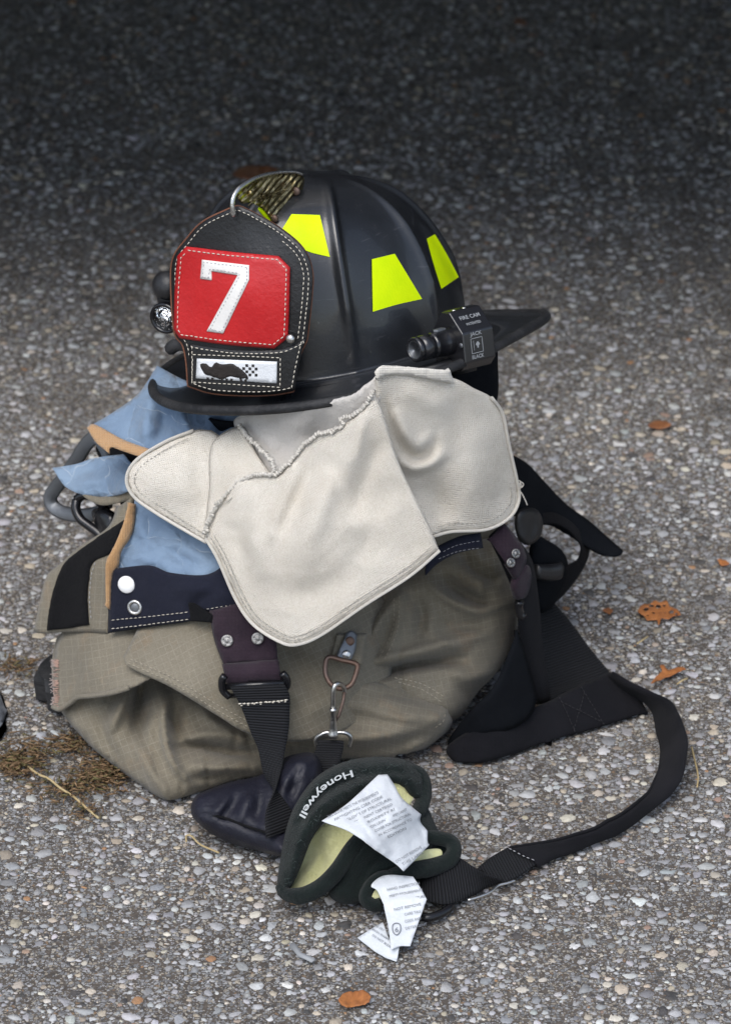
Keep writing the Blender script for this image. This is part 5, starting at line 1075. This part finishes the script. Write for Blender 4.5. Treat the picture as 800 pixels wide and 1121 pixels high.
# ---------------------------------------------------------------- fallen leaves, straw, dry moss
def leafmat(n, a, b):
    m = mat(n, a, .7); t = NT(m); t.color(t.mix(t.ramp(t.noise(120, 5, .7), [(.35, 0.), (.7, 1.)]), a, b)); t.bump(t.noise(200, 4), .001); return m
ML = [leafmat('dry orange leaf', (.44, .165, .045), (.25, .09, .03)), leafmat('brown leaf', (.20, .07, .025), (.30, .13, .05))]
def leaf(label, pts, z, mt, holes=(), group=None, curl=.004):
    poly = outline(pts, 1.6); poly = poly+.8*np.stack([vnoise(poly, 3, 71), vnoise(poly, 3, 73)], 1); V2, F = grid_mesh(poly, 1.8)
    c = V2.mean(0); r = np.hypot(*(V2-c).T); zz = z+curl*(r/r.max())**2+.0012*vnoise(V2, 6, 77); P = UZ(V2[:, 0], V2[:, 1], zz)
    F = [f for f in F if not any(np.hypot(*(V2[list(f)].mean(0)-np.array(h[:2]))/np.array([1, .6])) < h[2] for h in holes)]
    F = [f if np.cross(P[f[1]]-P[f[0]], P[f[2]]-P[f[0]])[2] > 0 else f[::-1] for f in F]
    o = mk('leaf', P, F, mt, None, uvs(V2)); md = o.modifiers.new('t', 'SOLIDIFY'); md.thickness = .0006
    return tag(o, label, 'leaf', group)
GL = 'dry leaves on the pavement'
leaf('round orange leaf eaten full of holes lying right of the strap', [(698, 669), (703, 662), (711, 661), (716, 657), (722, 659), (730, 658), (733, 664), (741, 667), (745, 673), (736, 674), (731, 678), (724, 677), (721, 684, 1), (718, 678), (709, 679), (705, 674)], .003, ML[0], ((707, 667, 3), (713, 663, 2.6), (720, 664, 3.2), (735, 670, 2.6), (727, 663, 2), (715, 671, 1.6), (740, 672, 1.4), (728, 670, 1.3), (709, 674, 1.2)), GL)
leaf('curled orange oak leaf with pointed lobes just above the strap loop', [(712, 748), (718, 741), (724, 735), (722, 728), (727, 728), (731, 733), (742, 730), (750, 732), (741, 737), (731, 741), (722, 744)], .005, ML[0], (), GL, .008)
leaf('small bright orange leaf scrap at the bottom below the glove label', [(371, 1096), (378, 1087), (388, 1086), (396, 1084), (404, 1088), (404, 1097), (394, 1101), (380, 1103)], .003, ML[0], (), GL)
leaf('small dull orange leaf scrap right of the helmet brim', [(710, 464), (718, 460), (730, 461), (735, 465), (726, 469), (714, 468)], .003, ML[1], (), GL)
leaf('dark rust leaf lying in the shade behind the helmet top', [(254, 190), (268, 181), (285, 180), (303, 184), (296, 193), (275, 196)], .004, ML[1], (), GL)
leaf('tiny rust leaf scrap alone in the dark shade at the top', [(562, 22), (570, 19), (577, 23), (571, 27)], .003, ML[1], (), GL)
leaf('tiny red brown leaf scrap left of the round orange leaf', [(660, 668), (666, 665), (671, 668), (666, 672)], .003, ML[1], (), GL, .002)
leaf('tiny tan orange leaf chip at the right edge of the pavement', [(786, 612), (794, 613), (798, 617), (790, 619)], .003, ML[0], (), GL, .002)
MS = leafmat('pale straw', (.50, .40, .22), (.36, .26, .12)); MD = leafmat('dry brown moss', (.14, .085, .042), (.27, .17, .085)); MG = leafmat('olive moss', (.11, .10, .035), (.17, .13, .05))
def straw(label, pts, z=.004, r=.0008, mt=MS):
    q = cr(pts, 24); o = tube(MB(), UZ(q[:, 0], q[:, 1], z+.002*np.sin(np.linspace(0, 3, 24))), r, 6).build('straw', mt); return tag(o, label, 'straw', 'bits of straw on the pavement')
straw('curled pale straw lying below the navy glove hand', [(204, 922), (204, 915), (210, 916), (218, 924), (228, 929), (240, 934)])
straw('pale straw stem crossing the brown moss at lower left', [(30, 839), (42, 848), (54, 853), (66, 863), (80, 872), (96, 886), (108, 896)], .006, .0011)
straw('short straw right of the strap loop', [(757, 818), (761, 835), (764, 850), (763, 862)])
straw('thin straw between the two orange leaves', [(697, 705), (703, 701), (709, 697)])
straw('thin straw touching the pavement under the curled leaf', [(741, 749), (747, 745), (752, 743)])
# dry moss clump: hundreds of strands nobody could count
b = MB(); b2 = MB()
cent = [(25, 830, 22, 12, 130), (75, 815, 32, 10, 110), (110, 850, 24, 13, 180), (70, 862, 30, 10, 90), (12, 838, 14, 8, 80), (125, 838, 16, 10, 110), (95, 885, 16, 9, 30), (20, 728, 22, 8, 50)]
for cx, cy, sx, sy_, n in cent:
    for i in range(int(n*1.8)):
        x, y = cx+rng.normal(0, sx*.72), cy+rng.normal(0, sy_*.72); a = rng.uniform(0, PI); L = rng.uniform(3, 18); k = rng.normal(0, 3)
        q = np.array([(x-L*math.cos(a)/2, y-L*.5*math.sin(a)/2), (x+k*.5, y+k*.3), (x+L*math.cos(a)/2, y+L*.5*math.sin(a)/2)]); z0 = abs(rng.normal(0, .004))+.002
        P = UZ(q[:, 0], q[:, 1], np.array([z0, z0+rng.uniform(.0, .004), max(.001, z0-rng.uniform(0, .004))])); tube(b if rng.random() < .75 else b2, P, rng.uniform(.0003, .0009)*np.array([.6, 1, .5]), 4)
o = b.build('dry_moss', MD); tag(o, 'clump of dry brown moss on the pavement left of the trousers', 'moss', kind='stuff')
o2 = b2.build('dry_needles', MG); tag(o2, 'olive needles mixed into the dry moss left of the trousers', 'needles', kind='stuff')
o = mk('plastic_scrap', UZ(np.array([316, 322, 330, 345, 341, 326]), np.array([1035, 1032, 1043, 1050, 1054, 1047]), np.array([.004, .006, .004, .006, .004, .003])), [(5, 4, 3, 2), (5, 2, 1, 0)], M['greymark'])
m_ = o.modifiers.new('t', 'SOLIDIFY'); m_.thickness = .0008
tag(o, 'small pale scrap on the pavement below the glove cuff', 'scrap')
